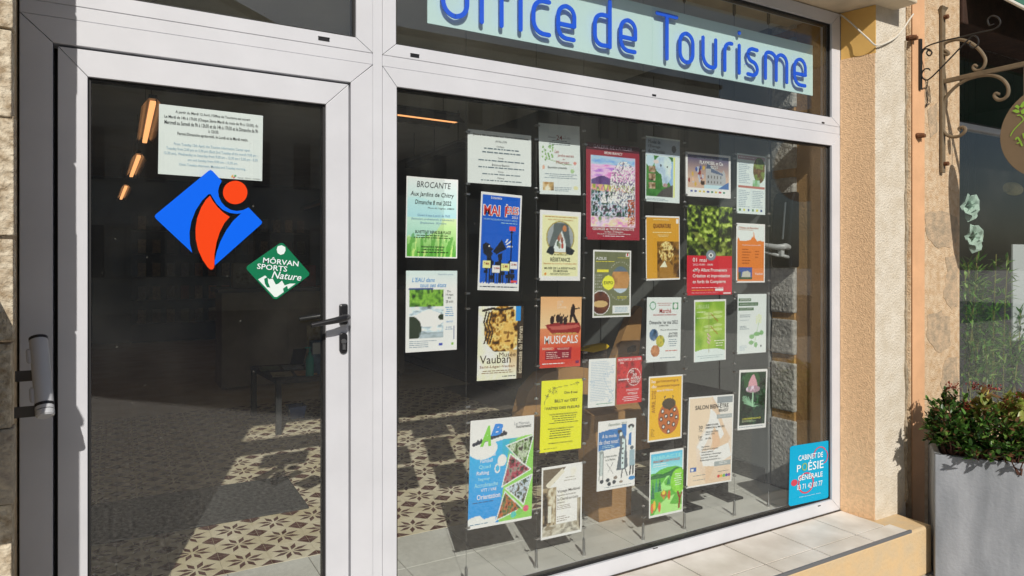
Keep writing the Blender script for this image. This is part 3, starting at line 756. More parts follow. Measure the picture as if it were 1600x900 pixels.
sheet('street_arts_poster', 'tall blue poster with black megaphone figure, headed MAI 1ÈRES', 'poster', [(749, 300), (814.5, 304.5), (811.5, 456), (749, 452)], YP, W, p_mai,
      [('MAI 1', .06, .64, .124, .241, '#f6f2ee', 6.0), ('ÈRES', .60, .94, .104, .211, '#f6f2ee', 6.0), ('MAI 1', .08, .62, .13, .235, '#c62f2a', 1.6), ('ÈRES', .62, .92, .11, .205, '#c62f2a', 1.0), ('2022', .76, .91, .225, .25, W, .5), ('la transverse', .24, .5, .035, .065, W, 1), ('DES SPECTACLES ARTS DE LA RUE ET CIRQUE', .08, .9, .265, .285, '#9fc4ee', .5),
       ('7 MAI', .13, .25, .715, .74, '#a3302c', 1), ('15 MAI', .37, .5, .76, .78, '#a3302c', 1), ('21 MAI', .58, .7, .735, .76, '#a3302c', 1), ('25 MAI', .79, .92, .715, .735, '#a3302c', 1)],
      [(.5, .9, .295, .315, 1, '#9fc4ee'), (.05, .95, .95, .98, 1, '#3b4050')], GP)
def p_vauban(c):
    c.noise(c.rm(0, 0, .87, 1), ['#f1e6cf', '#ecd9b4', '#f5ecd8'], 4, 6, 2)
    m = c.rm(.12, 0, .87, .62); c.noise(m & (((c.S - .55) / .42) ** 2 + ((c.T - .32) / .33) ** 2 < 1), ['#3a2408', '#8a5a1c', '#d29b3e', '#f0cd7d', '#a36f25'], 12, 16, 6, 2.4)
    c.ell(.66, .38, .15, .16, '#e0af58', .85); c.ell(.60, .36, .05, .02, '#6b4212', .8); c.ell(.74, .37, .04, .02, '#6b4212', .8); c.line([(.67, .36), (.65, .43)], .01, '#8a5a1c'); c.line([(.6, .48), (.7, .475)], .008, '#7a4a16')
    for k in range(3): c.line([(.17 + .06 * k, .08), (.12 + .06 * k, .22), (.2 + .06 * k, .35), (.14 + .06 * k, .5)], .007, '#3b2a18')
    c.line([(.1, .06), (.3, .03), (.5, .05), (.75, .02)], .010, '#2c2118')
    c.grad(c.rm(.7, .6, .87, .97), .6, 1, '#caa05e', '#f0e3c8'); c.rect(.87, 0, 1, 1, '#3a2c1c'); c.rect(.83, .0, .93, .20, '#2c86c6')
sheet('museum_poster', 'cream poster with golden sculpted head and a dark brown right strip', 'poster', [(746.5, 478), (817, 479), (817, 590), (746.5, 596)], YP, '#f1e6cf', p_vauban,
      [('Musée', .47, .84, .63, .69, '#5b3c22', 0), ('Vauban', .05, .73, .665, .775, '#3b2a1c', 0), ('Saint-Léger-Vauban', .05, .82, .80, .845, '#8a5a32'), ('écomusée du Morvan', .885, .985, .28, .93, '#d9c6a6', .4, 0, 90)],
      [(.08, .8, .865, .92, 2, '#8a6a46'), (.55, .84, .945, .975, 1, '#555555')], GP)
def p_ab(c):
    c.grad(c.rm(0, .2, 1, 1), .2, 1, '#38a9dc', '#1387c8'); c.rect(0, 0, 1, .2, '#e3edee'); c.put((c.T < .27 - .13 * c.S) , '#e3edee'); c.put(c.em(.2, .27, .22, .1), '#e3edee')
    c.put((c.T > .30 - .13 * c.S) & (c.S > .62 - .2 * (c.T - .2)) & (c.T > .19), '#8cc640', .95)
    c.put((c.S > .5) & (c.S < .72) & (c.T > .2) & (c.T < .35), '#2ba5a6', .6)
    tris = [[(.58, .27), (.99, .20), (.87, .47)], [(.63, .36), (.95, .52), (.52, .64)], [(.58, .67), (.98, .58), (.86, .84)], [(.56, .71), (.82, .88), (.44, .95)]]
    cols = [['#1e2a12', '#5d7a34', '#c8cfae', '#2b2118'], ['#233018', '#8a8a7a', '#b0304a', '#2e2a22'], ['#3a4a2a', '#cfd8e2', '#5b5136', '#222b1a'], ['#2c2a1c', '#c9602a', '#4e6a34', '#1b1b16']]
    for i, t in enumerate(tris):
        cx, cy_ = sum(p[0] for p in t) / 3, sum(p[1] for p in t) / 3
        c.poly([(cx + (a - cx) * 1.14, cy_ + (b - cy_) * 1.14) for a, b in t], '#dcebd0'); c.noise(c.pm(t), cols[i], 22, 26, 30 + i, 2.2)
    c.ell(.43, .47, .045, .045, '#e6eff0'); c.ell(.43, .47, .03, .03, '#38a9dc'); c.ell(.5, .40, .07, .055, '#e6eff0')
    c.put((c.T > .88 + .05 * vnoise(c.S * 12, c.T * 0, 4)) & (c.S < .42), '#dfeaec'); c.rect(0, .975, 1, 1, '#e3edee')
    for k, col in enumerate(('#4db7a5', '#79b84a', '#d3546a')): c.ell(.70 + .1 * k, .93 - .02 * k, .045, .03, col)
    c.line([(.06, .225), (.2, .2), (.4, .165), (.55, .15)], .014, '#1f2430')
    r = random.Random(2)
    for k in range(9): c.ell(.12 + .05 * k, .205 - .008 * k, .018, .022, '#1f2430')
sheet('outdoor_sports_poster', 'large blue and green poster with triangular action photos, lowest of the left column', 'poster', [(733, 658), (832.6, 648.5), (832.6, 809.6), (733, 828)], YP, W, p_ab,
      [('A', .15, .32, .06, .25, '#7ec142', 5, .3), ('B', .31, .5, .05, .16, '#2a7fc9', 5, .3), ('Le Morvan', .68, .92, .05, .08, '#777777'), ('Autrement!', .7, .95, .08, .11, '#444444', 1),
       ('Canoë Kayak', .08, .40, .315, .355, W, .5), ('Paintball', .16, .35, .365, .40, W, .5), ('Quad', .14, .32, .42, .46, '#a9dcf2'), ('Rafting', .11, .30, .475, .52, W, .8), ('Segway', .13, .31, .535, .57, '#a9dcf2'),
       ('Accrobranche', .08, .44, .585, .625, '#a9dcf2', .4), ('VTT / VAE', .18, .42, .64, .67, W, 1), ('Orientation', .12, .48, .69, .74, W, 1)],
      [(.06, .4, .755, .78, 1, '#2c5b86'), (.03, .3, .955, .975, 1, '#54788c')], GP)
# ---- column B
def p_jardin(c):
    r = random.Random(5)
    for i in range(26): c.ell(.08 + r.random() * .26, .30 + r.random() * .22, .02, .014, r.choice(['#6f9b4a', '#94b46a', '#5c8440']))
    c.line([(.1, .32), (.2, .5), (.34, .52), (.6, .57), (.78, .56)], .003, '#8aa46a'); c.ell(.87, .54, .04, .025, '#d58a7a'); c.ell(.8, .66, .05, .03, '#a8c08a'); c.ell(.1, .62, .03, .03, '#d9a58a')
    c.noise(c.rm(.08, .83, .34, .95), ['#5a3e22', '#c9a46a', '#efe3c8'], 10, 12, 3); c.rect(.12, .83, .22, .86, '#b0824a'); c.ell(.88, .90, .06, .03, '#d8cf9a')
sheet('garden_poster', 'pale poster with leafy drawings, headed by a red 24', 'poster', [(841.5, 192), (905.4, 197.5), (907.5, 305.5), (843, 302.5)], YP, '#d9e7ea', p_jardin,
      [('24', .42, .56, .155, .22, '#8a3a3a', .3), ('Dimanche', .22, .4, .175, .2, '#666666'), ('avril 2022', .58, .76, .175, .2, '#666666'), ('Les', .37, .47, .36, .41, '#a2504a', 0, .2), ('jardins secrets', .44, .84, .42, .47, '#a2504a', 0, .2), ('du', .56, .62, .48, .505, '#a2504a', 0, .2), ('Morvan', .4, .72, .515, .56, '#a2504a', 0, .2), ('Exposition artisanale', .2, .66, .60, .64, '#444444', 0, .1)],
      [(.2, .8, .225, .30, 3, '#70787c'), (.12, .92, .70, .78, 3, '#8a9498'), (.36, .8, .89, .96, 3, '#8a9498', 'l')], GP)
def p_resist(c):
    c.rect(.06, .06, .94, .94, '#ece2a4'); c.ell(.5, .38, .345, .235, '#a58f3c'); c.ell(.5, .38, .32, .222, '#9b9c98')
    m = c.em(.5, .38, .32, .222)
    c.put(m & c.pm([(.5, .24), (.72, .62), (.28, .62)]), '#d8dadb'); c.put(m & (c.pm([(.34, .17), (.6, .17), (.55, .26), (.38, .45), (.3, .6), (.18, .58), (.32, .3)])), '#5f645f')
    c.put(m & c.pm([(.5, .17), (.68, .17), (.76, .5), (.8, .6), (.64, .6), (.62, .42), (.52, .25)]), '#545a57')
    c.put(c.pm([(.22, .52), (.34, .5), (.36, .6), (.3, .64), (.16, .6)]) | c.pm([(.63, .5), (.74, .52), (.86, .56), (.8, .63), (.64, .62)]), '#2b2f31')
    c.ell(.6, .25, .05, .045, '#c07a4a')
    for (x, t, col) in ((.46, .40, '#a05a44'), (.54, .42, '#8a4a3c'), (.5, .36, '#b0866a'), (.44, .47, '#5d6a52'), (.55, .5, '#b04a3a'), (.48, .5, '#8a8a6a')): c.ell(x, t, .03, .045, col)
    c.rect(.36, .585, .64, .61, '#b59a62'); c.ell(.15, .905, .03, .018, '#d98a3c')
sheet('resistance_museum_poster', 'pale yellow poster with an oval picture, headed RÉSISTANCE', 'poster', [(843, 327.5), (907, 332), (907, 438.5), (843, 438.5)], YP, W, p_resist,
      [('RÉSISTANCE', .26, .74, .655, .725, '#2b2b22', .8), ('Exposition du 16 avril au 13 novembre 2022', .1, .9, .745, .77, '#c0763c', .5), ('MUSÉE DE LA RÉSISTANCE', .12, .88, .80, .835, '#33332a', .3), ('EN MORVAN', .34, .68, .845, .88, '#33332a', .3), ('pour découvrir la Résistance', .2, .8, .115, .14, '#b97f3c', .5)],
      [(.12, .9, .075, .105, 1, '#b97f3c'), (.34, .68, .615, .65, 1, '#7a6a2a'), (.25, .75, .89, .925, 2, '#6a6a4a')], GP)
def p_music(c):
    c.grad(c.rm(0, 0, 1, 1), 0, 1, '#e8a468', '#c23a2c'); c.grad(c.rm(0, 0, 1, .45), 0, .45, '#dca46c', '#efbf8c'); c.grad(c.rm(0, .55, 1, 1), .55, .75, '#d97a4a', '#c9402e')
    c.poly([(.12, .40), (.3, .37), (.95, .37), (1, .44), (.95, .52), (.3, .53), (.18, .46)], '#8e2522'); c.poly([(.2, .42), (.9, .40), (.98, .43), (.7, .46), (.3, .47)], '#cf6a58', .6)
    for (x, t) in ((.28, .33), (.42, .31), (.5, .33), (.6, .34)): c.ell(x, t, .05, .06, '#2b1510'); c.line([(x, t), (x + .06, t - .07)], .006, '#2b1510')
    c.poly([(.74, .14), (.84, .13), (.83, .24), (.93, .37), (.86, .38), (.78, .28), (.74, .37), (.70, .36)], '#241310'); c.line([(.8, .17), (.95, .165)], .006, '#241310'); c.ell(.79, .125, .03, .02, '#241310')
    c.rect(.13, .76, .77, .89, '#8a1c2a'); c.rect(.36, .72, .78, .76, '#a8242c'); c.rect(.88, .92, .96, .96, '#6a1c4a')
sheet('musicals_poster', 'orange red poster with silhouettes riding a boat-shaped car, headed MUSICALS', 'poster', [(843.5, 464), (907.7, 463.6), (907.7, 572), (844.3, 575.3)], YP, '#e0a070', p_music,
      [('CITÉ', .4, .54, .05, .085, '#f2dcc0'), ('DE', .4, .5, .095, .125, '#f2dcc0'), ('LA VOIX', .4, .62, .135, .165, '#f2dcc0'), ('MUSICALS', .1, .92, .55, .665, '#f6ead8', 1.2), ('DU 12 MARS AU 31 JUIN 2022', .22, .88, .51, .54, '#f0cf6a', .6), ('REGARDEZ !', .06, .33, .715, .745, '#f6d8b8', .5)],
      [(.38, .75, .725, .755, 2, '#f0c8b0'), (.16, .5, .775, .88, 4, '#e8b8a8', 'l'), (.54, .76, .79, .87, 3, '#e8b8a8', 'l'), (.06, .6, .93, .965, 1, '#f6ead8')], GP)
def p_billy(c):
    r = random.Random(8)
    for (x, t) in ((.2, .14), (.3, .11), (.36, .16), (.28, .17), (.14, .22), (.85, .06)):
        for k in range(5): c.line([(x, t), (x + .05 * math.cos(k * 1.26), t + .03 * math.sin(k * 1.26))], .0022, '#6a6a10')
    c.line([(.1, .4), (.08, .3), (.2, .16), (.4, .1), (.7, .08), (.9, .05)], .002, '#7a7a18')
sheet('yellow_plant_sale_poster', 'bright yellow poster with black writing about flowers', 'poster', [(844.4, 595.5), (908.8, 591.8), (909.7, 699.7), (845, 708)], YP, '#f6ea14', p_billy,
      [('Dim 8 mai', .55, .87, .165, .20, '#22220c', 1), ('BILLY sur OISY', .32, .88, .27, .315, '#22220c', 1.2), ('FAÎTES DES FLEURS', .13, .93, .365, .41, '#22220c', 1.2), ('TOUTES SORTES DE FLEURS ET PLANTES', .2, .88, .47, .49, '#44441a', .8), ('PRODUITS GOURMANDS ET LOCAUX', .18, .8, .67, .69, '#44441a', .8), ('PROMENADE À ÂNES GRATUITES', .2, .78, .87, .89, '#44441a', .8)],
      [(.2, .92, .50, .62, 4, '#55551c'), (.1, .85, .70, .83, 4, '#55551c'), (.1, .4, .945, .965, 1, '#66661c')], GP)
def p_voyage(c):
    c.noise(c.rm(.04, .03, .96, .97), ['#d9cdb8', '#ece6d8', '#f2efe6'], 4, 5, 3)
    c.poly([(.04, .03), (.6, .03), (.3, .24), (.04, .34)], '#6a5a46'); c.poly([(.1, .25), (.5, .05), (.56, .1), (.16, .31)], '#d8cbb2')
    m = c.rm(.04, .3, .36, .82); c.noise(m, ['#241a10', '#4c3a26', '#a58e6a', '#cfc2a6'], 10, 8, 9, 2.4); c.rect(.16, .55, .24, .78, '#e6dcc4', .8)
    c.noise(c.rm(.04, .82, .96, .97), ['#4a3c2c', '#cfc4ae', '#8a7a60'], 6, 14, 4, 2); c.noise(c.rm(.88, .5, .96, .92), ['#4a3c2c', '#b7a78c'], 20, 8, 4, 2)
sheet('medieval_travel_poster', 'sepia poster with old stone arches, lowest of the second column', 'poster', [(846, 731.5), (909, 721.5), (909.7, 830.4), (845.4, 844.4)], YP, W, p_voyage,
      [('Voyage Médiéval', .38, .94, .345, .395, '#3a2e28', .5), ('Exposition de broderies', .38, .84, .41, .44, '#5a4a40'), ('La Charité-sur-Loire', .38, .90, .455, .495, '#3a2e28', .3), ('(Nièvre)', .38, .56, .51, .545, '#5a4a40')],
      [(.38, .9, .56, .63, 3, '#8a7a6c', 'l'), (.38, .7, .71, .80, 3, '#8a7a6c', 'l'), (.5, .88, .17, .25, 2, '#b0a698')], GP)
# ---- column C
def p_gal(c):
    c.grad(c.rm(0, 0, 1, 1), 0, 1, '#8e2a35', '#9c2b38'); c.rect(0, 0, 1, .07, '#4a1c26'); c.rect(.085, .125, .915, .865, '#d9c4c8')
    m = c.rm(.095, .13, .905, .86); U = (c.S - .095) / .81; V = (c.T - .13) / .73
    c.put(m, '#c99ac4'); c.noise(m & (V < .14), ['#5d8fd6', '#a9c2ec', '#c9b2e0'], 5, 22, 1); c.noise(m & (V >= .12) & (V < .36), ['#c25a9c', '#e08cc0', '#f0c0d6', '#b476c0'], 4, 26, 2, 2)
    hill = .36 - .08 * np.exp(-((U - .25) / .22) ** 2); c.noise(m & (V > hill), ['#3c2a58', '#6a4a7a', '#4a5a7a'], 8, 8, 3)
    c.noise(m & (V > .40), ['#8a9a3c', '#e0b070', '#c87aa0', '#4a7a4a', '#d9d07a'], 14, 16, 4, 2.4); c.noise(m & (V > .5), ['#1f3a2a', '#4a6a5a', '#8aa0b0', '#e6e2ea', '#6a3a5a', '#2a4a3a'], 22, 26, 5, 2.8)
    sp = fbm(U * 60, V * 60, 7, 2); tree = ((U - .75) / .32) ** 2 + ((V - .38) / .33) ** 2 < 1
    c.put(m & tree & (sp > .52), '#e9e4ee'); c.put(m & tree & (sp < .36), '#7a6a7a')
    for x in (.28, .42, .5, .58): c.put(m & c.pm([(.095 + .81 * (x - .07), .62), (.095 + .81 * x, .48), (.095 + .81 * (x + .07), .62)]) & (sp > .38), '#ece8f0')
    c.noise(m & (V > .86), ['#d98ab8', '#f0d0a0', '#e6c0dc', '#6a8a4a'], 8, 20, 6, 2); c.put(m & (U > .84) & (V > .6) & (sp > .5), '#b0522c')
sheet('gallery_poster', 'dark red poster framing a painting of white blossom trees under a pink sky', 'poster', [(916, 222), (999.7, 230), (998.5, 376), (915.7, 373.7)], YP, '#8e2a35', p_gal,
      [("GALERIE DE L'ATELIER", .13, .86, .018, .052, '#b59aa0'), ('89290 IRANCY', .33, .67, .08, .108, '#f0dcdc', .9), ('GEORGES et TRISTAN HOSOTTE', .11, .89, .873, .9, '#f0dcdc', 1), ('1er Mars - 31 Décembre', .33, .68, .907, .925, '#f0dcdc', .5), ('Du jeudi au dimanche de 14h à 18 heures', .2, .82, .931, .948, '#f0dcdc', .5)],
      [(.3, .7, .952, .975, 1, '#e0c0c0')], GP)
def p_azilis(c):
    c.rect(.03, .02, .97, .98, '#6f6f4e'); c.noise(c.em(.72, .44, .24, .20), ['#a5713c', '#c08a50', '#7a4a26'], 5, 9, 3); c.put(c.em(.72, .44, .24, .2) & (c.T < .32), '#5c6a74'); c.put(c.em(.72, .44, .24, .2) & (c.T > .57), '#b9c2c6')
    for k in range(40):
        a = k / 40 * 6.283; c.ell(.72 + .34 * math.cos(a) if .72 + .34 * math.cos(a) < .97 else .96, .46 + .29 * math.sin(a), .008, .005, W)
    c.ell(.2, .78, .25, .18, W); c.noise(c.em(.2, .78, .235, .17), ['#2b140c', '#5a2c1a', '#7a4428'], 5, 7, 4); c.put(c.em(.2, .8, .19, .05), '#c9a46a'); c.rect(0, 0, .03, 1, W)
    for i in range(4):
        for j in range(6): c.ell(.07 + .05 * i, .37 + .045 * j, .009, .006, W)
    c.rect(.1, .285, .4, .325, '#e6cf3c'); c.ell(.40, .485, .155, .105, '#f0d93a'); c.rect(.52, .83, .97, .95, '#dfe7e8'); c.rect(.86, .04, .95, .09, W); c.rect(.89, .045, .93, .085, '#c0392b')
sheet('ceramics_expo_poster', 'olive poster with round wood photos and a yellow EXPO dot', 'poster', [(927.4, 390.5), (985.7, 391.5), (985.7, 494.8), (925.4, 496.3)], YP, W, p_azilis,
      [('AZILIS', .07, .34, .105, .145, W, .8), ('EXPO', .28, .52, .462, .508, '#4a4420', .4)],
      [(.07, .55, .16, .185, 1, '#e6cf3c'), (.64, .94, .105, .12, 1, '#e6cf3c'), (.62, .9, .69, .73, 2, '#e6cf3c'), (.55, .94, .85, .93, 4, '#8aa6b4')], GP)
def p_map(c):
    r = random.Random(3)
    for k in range(5):
        pts = [(r.random(), r.random() * .8 + .1)]
        for i in range(6): pts.append((min(.95, max(.05, pts[-1][0] + r.uniform(-.25, .25))), min(.9, max(.1, pts[-1][1] + r.uniform(-.15, .15)))))
        c.line(pts, .0022, '#aab6be')
sheet('programme_sheet', 'white printed leaflet page with fine grey lines beside the red leaflet', 'leaflet', [(919, 561), (961, 560), (962, 633), (919.6, 638)], YP, '#dfe6e8', p_map, [], [(.08, .92, .05, .88, 24, '#aeb8bd', 'l'), (.3, .9, .92, .96, 1, '#4a8a6a')], GP)
def p_altier(c):
    c.noise(c.rm(0, 0, 1, 1), ['#8e1c20', '#c9302e', '#b02628', '#5a1418'], 5, 6, 4, 1.8); c.rect(0, 0, 1, .1, '#c02a2c'); c.rect(0, .66, 1, 1, '#c42c2c')
    for k in range(60):
        a = k / 60 * 6.283; c.ell(.68 + .27 * math.cos(a), .44 + .18 * math.sin(a), .012, .008, W)
sheet('red_spring_leaflet', 'small red leaflet with white date in a ring', 'leaflet', [(963.8, 558.7), (1002.6, 556), (1003, 628), (963.8, 632.4)], YP, '#b8282a', p_altier,
      [("PRINTEMPS DE L'ALTIER", .04, .96, .03, .085, W, .8), ('XXe', .1, .26, .10, .14, W, 1), ('29', .52, .66, .29, .35, W, .8), ('30', .62, .78, .36, .42, W, .8), ('AVRIL', .54, .92, .43, .49, W, .8), ('2022', .54, .86, .50, .56, W, .8), ('VITTEAUX', .42, .82, .765, .815, W, 1)],
      [(.06, .5, .45, .52, 1, '#f0d0d0'), (.3, .95, .69, .74, 2, '#f0d0d0'), (.15, .95, .84, .96, 3, '#f0d0d0')], GP)
def p_mode(c):
    c.poly([(.02, .16), (.3, .13), (.62, .12), (.62, .07), (.75, .07), (.73, .40), (.5, .4), (.02, .43)], '#2f6ea6')
    K = '#34383c'
    c.poly([(.55, .2), (.62, .16), (.68, .25), (.74, .3), (.8, .7), (.72, .74), (.5, .74), (.58, .4)], '#5a6064'); c.poly([(.64, .28), (.72, .3), (.7, .72), (.62, .72)], '#cdd6d6')
    c.ell(.57, .18, .06, .035, K); c.ell(.6, .215, .035, .03, '#d8dcd4'); c.line([(.66, .74), (.63, .85)], .006, K); c.line([(.74, .74), (.79, .83)], .006, K)
    for t in (.35, .43, .5, .57, .64): c.ell(.66, t, .02, .014, K)
    c.poly([(.8, .2), (.95, .18), (.99, .4), (.95, .5), (.82, .5), (.77, .35)], '#e3e2d2'); c.poly([(.82, .22), (.88, .2), (.88, .4), (.8, .38)], '#2f6ea6'); c.ell(.87, .115, .08, .035, K); c.ell(.87, .15, .045, .04, '#d0d2c8')
    c.poly([(.84, .46), (.98, .46), (.99, .70), (.84, .70)], '#93a6aa'); c.ell(.9, .43, .05, .03, '#5a6064'); c.line([(.88, .7), (.86, .82)], .008, K); c.line([(.95, .7), (.94, .82)], .008, K)
    for (x, t) in ((.1, .48), (.1, .6), (.1, .72)): c.ell(x, t, .06, .07, '#b9bdb4')
    c.line([(.07, .45), (.06, .85)], .003, K); c.line([(.15, .45), (.15, .85)], .003, K); c.ell(.1, .45, .06, .02, '#8a8e88')
    for (x, t) in ((.12, .87), (.28, .86), (.32, .92), (.45, .90)): c.ell(x, t, .05, .028, K)
    c.ell(.48, .84, .05, .025, '#7a6a5a'); c.ell(.63, .91, .045, .018, '#8a7a6a'); c.ell(.92, .88, .09, .03, '#3b82b4')
    c.line([(.25, .62), (.42, .78)], .002, K); c.line([(.4, .62), (.28, .75)], .002, K)
sheet('fashion_expo_poster', 'cream poster with blue banner and drawings of people in old costumes', 'poster', [(933, 659.5), (992.4, 653), (993, 758), (934, 768)], YP, '#e3e6d6', p_mode,
      [('Exposition 2022', .26, .74, .04, .09, '#3a5a4a', 0, .3), ('À la mode', .1, .48, .18, .245, W, .8), ('de chez nous!', .03, .53, .27, .335, W, .8), ('au Musée de la Mine', .17, .5, .50, .53, '#44504a'), ('de La Machine', .2, .46, .55, .58, '#44504a')],
      [(.1, .45, .35, .40, 2, '#bcd4e6'), (.2, .9, .955, .975, 1, '#6a7a80')], GP)
# ---- column D
def p_elev(c):
    c.rect(0, 0, 1, 1, '#d5dde0'); c.rect(0, .02, 1, .28, '#aeb6ba'); m = c.rm(.02, .29, .80, .92); c.noise(m, ['#2a5a22', '#3f7d30', '#558f3c'], 6, 9, 3)
    c.put(m & (c.em(.52, .42, .26, .15) | c.em(.13, .36, .12, .11) | c.pm([(.42, .45), (.72, .4), (.74, .62), (.58, .76), (.5, .74)])), '#b9ccd8'); c.put(m & c.pm([(.6, .4), (.8, .35), (.8, .8), (.66, .66)]), '#8fb0cc')
    c.noise(m & (c.em(.52, .42, .24, .14) | c.pm([(.42, .45), (.72, .4), (.74, .62), (.58, .76), (.5, .74)])), ['#8fa5b4', '#c9d6dc', '#e6ecee'], 5, 6, 12); c.ell(.30, .38, .08, .03, '#d9c4b8'); c.ell(.44, .43, .025, .018, '#20282e'); c.ell(.63, .45, .02, .015, '#20282e'); c.ell(.57, .735, .07, .03, '#b08a84'); c.ell(.54, .735, .012, .01, '#4a3a3a'); c.put(m & c.pm([(.3, .92), (.5, .8), (.8, .72), (.8, .92)]), '#4a4640')
    for t in (.50, .62, .75): c.noise(c.rm(.09, t - .05, .28, t + .05), ['#3a2a1a', '#9a7a56', '#c9b8a0'], 20, 24, int(t * 100))
    c.rect(.81, .29, .86, .92, '#d9d96a'); c.ell(.82, .16, .07, .055, '#4a5258')
sheet('cattle_museum_poster', 'poster with a white cow photo under a grey heading', 'poster', [(1008.7, 212), (1062, 218.8), (1062, 318), (1008.7, 314)], YP, W, p_elev,
      [('Musée de', .07, .42, .05, .105, '#3a4248'), ("l'Élevage", .07, .42, .12, .18, '#3a4248'), ('du Charolais', .07, .54, .19, .25, '#3a4248')], [(.05, .7, .945, .985, 2, '#8a9498', 'l')], GP)
def p_quad(c):
    c.rect(.02, .02, .98, .98, '#cf9226'); m = c.rm(.33, .40, .98, .965); c.noise(m, ['#3a2206', '#6a4412', '#9a6a22', '#4a2c0a'], 7, 9, 4, 2)
    c.noise(m & c.em(.6, .56, .22, .16), ['#5a3810', '#b98a3c', '#f0d890', '#8a5a1c'], 16, 18, 8, 2.6); c.poly([(.40, .8), (.48, .73), (.7, .72), (.8, .8), (.8, .96), (.4, .96)], '#a5742a', .85); c.poly([(.4, .8), (.55, .7), (.62, .8)], '#f3e6bc', .9); c.rect(.9, .04, .97, .11, W)
sheet('sculpture_poster', 'mustard yellow poster with a carved head photo', 'poster', [(1008.7, 337), (1061.5, 338), (1062.7, 437), (1009.5, 438)], YP, W, p_quad,
      [('QUADRATURE', .21, .73, .12, .20, '#5a1c14', .9)], [(.22, .68, .05, .075, 1, '#f0dca0'), (.2, .75, .245, .275, 1, '#f0dca0'), (.3, .72, .29, .33, 2, '#f0dca0')], GP)
def p_marche(c):
    c.ell(.17, .13, .09, .065, '#4a8a5a'); c.ell(.17, .13, .07, .05, '#d5dfd8'); c.rect(.75, .08, .91, .19, '#4a8a5a'); c.ell(.83, .135, .06, .045, '#e6ece6')
    for (x, t, cs) in ((.21, .58, ['#22303c', '#4a6a8a', '#b0a08a']), (.40, .68, ['#3a4a14', '#c9b43a', '#5a7a2a']), (.26, .83, ['#4a2a1a', '#a5663c', '#c98a5a'])): c.noise(c.em(x, t, .125, .092), cs, 12, 12, int(x * 100))
sheet('local_market_poster', 'white poster with three round photos, headed Marché in red', 'poster', [(1009.5, 464.6), (1063.6, 464.6), (1063.8, 563), (1010.7, 566.5)], YP, '#dbe6e8', p_marche,
      [('Marché', .36, .70, .175, .245, '#b03a34', .8), ('de producteurs et artisans locaux', .18, .86, .255, .29, '#b03a34', .3), ('Dimanche 1er mai 2022', .08, .9, .36, .415, '#2a3036', .4), ('de 9h00 à 17h00', .36, .62, .425, .45, '#444444'), ('Plus de 50 exposants', .4, .9, .495, .525, '#444444', .2), ('ENTRÉE', .65, .9, .545, .58, '#444444', .2), ('GRATUITE', .62, .9, .59, .625, '#444444', .2)],
      [(.28, .72, .08, .14, 2, '#b87a74'), (.62, .9, .65, .78, 4, '#7a868c'), (.55, .9, .82, .86, 1, '#c06a5a'), (.4, .85, .93, .96, 1, '#8a949a')], GP)
def p_bug(c):
    c.rect(.03, .02, .97, .98, '#efaa1c'); c.ell(.60, .66, .31, .25, '#b5602a'); c.ell(.60, .44, .20, .085, '#4a3c2a'); c.poly([(.44, .46), (.78, .46), (.62, .55)], '#4a3c2a')
    c.line([(.48, .37), (.46, .33), (.5, .32)], .004, '#4a3c2a'); c.line([(.70, .37), (.73, .33), (.69, .32)], .004, '#4a3c2a')
    for (x, t) in ((.42, .55), (.77, .54), (.38, .67), (.52, .63), (.68, .62), (.83, .66), (.6, .735), (.45, .79), (.75, .77), (.6, .87)): c.ell(x, t, .052, .036, '#3a3026'); c.ell(x, t, .026, .018, '#e6e2d8')
sheet('ladybird_poster', 'golden yellow poster with a big round ladybird of icons', 'poster', [(1012, 588.8), (1065.6, 585), (1066.4, 684), (1013.6, 691.3)], YP, W, p_bug,
      [('le', .08, .19, .055, .105, W, .3), ('printemps', .22, .86, .06, .115, '#8a4a14', 0), ('du', .08, .21, .13, .18, W, .3), ('numérique', .23, .9, .135, .185, '#8a4a14', 0), ('dans la Nièvre', .23, .70, .205, .24, W, .6), ('20', .08, .21, .22, .275, '#8a4a14', 0), ('22', .08, .21, .29, .345, '#8a4a14', 0), ('AVRIL', .09, .2, .37, .56, '#8a4a14', 0, 0, 90)],
      [(.08, .2, .80, .93, 7, '#8a5a1c', 'l')], GP)
def p_green(c):
    c.grad(c.rm(.03, .03, .97, .4), .03, .35, '#4ab2e0', '#a5dcf0'); c.rect(.03, .33, .97, .97, '#5aa832'); c.poly([(.03, .38), (.3, .29), (.55, .26), (.8, .27), (.97, .31), (.97, .5), (.03, .5)], '#5fae36'); c.poly([(.03, .37), (.2, .34), (.4, .36), (.6, .33), (.8, .28), (.97, .34), (.97, .42), (.03, .42)], '#2c6a34')
    c.poly([(.5, .40), (.6, .40), (.42, .48), (.46, .54), (.64, .57), (.62, .62), (.3, .63), (.28, .56), (.4, .48)], '#9fdc7a'); c.poly([(.12, .97), (.3, .82), (.5, .74), (.75, .70), (.6, .84), (.97, .88), (.97, .97)], '#a9e07a')
    for (x, a, b, col) in ((.1, .42, .72, '#2a6a4a'), (.2, .4, .62, '#3f8f6a'), (.3, .4, .62, '#2a6a4a'), (.55, .42, .53, '#2f7a4a'), (.62, .4, .52, '#3f8f5a')): c.poly([(x - .055, b), (x, a), (x + .055, b)], col)
    c.noise(c.em(.86, .50, .24, .19), ['#7ac22a', '#8fd23a', '#6ab024'], 6, 8, 2); c.line([(.84, .68), (.9, .78), (.88, .92)], .012, '#8a3a1c'); c.line([(.96, .7), (.9, .8)], .008, '#8a3a1c')
    for (x, t, col) in ((.09, .86, '#d9603c'), (.15, .82, '#f0b43c'), (.3, .86, '#d9603c'), (.58, .70, '#d0602c'), (.42, .68, '#c08a2a')): c.ell(x, t, .04, .075, col)
    c.ell(.42, .67, .09, .05, '#a5662a'); c.ell(.42, .65, .05, .03, '#f0c83c')
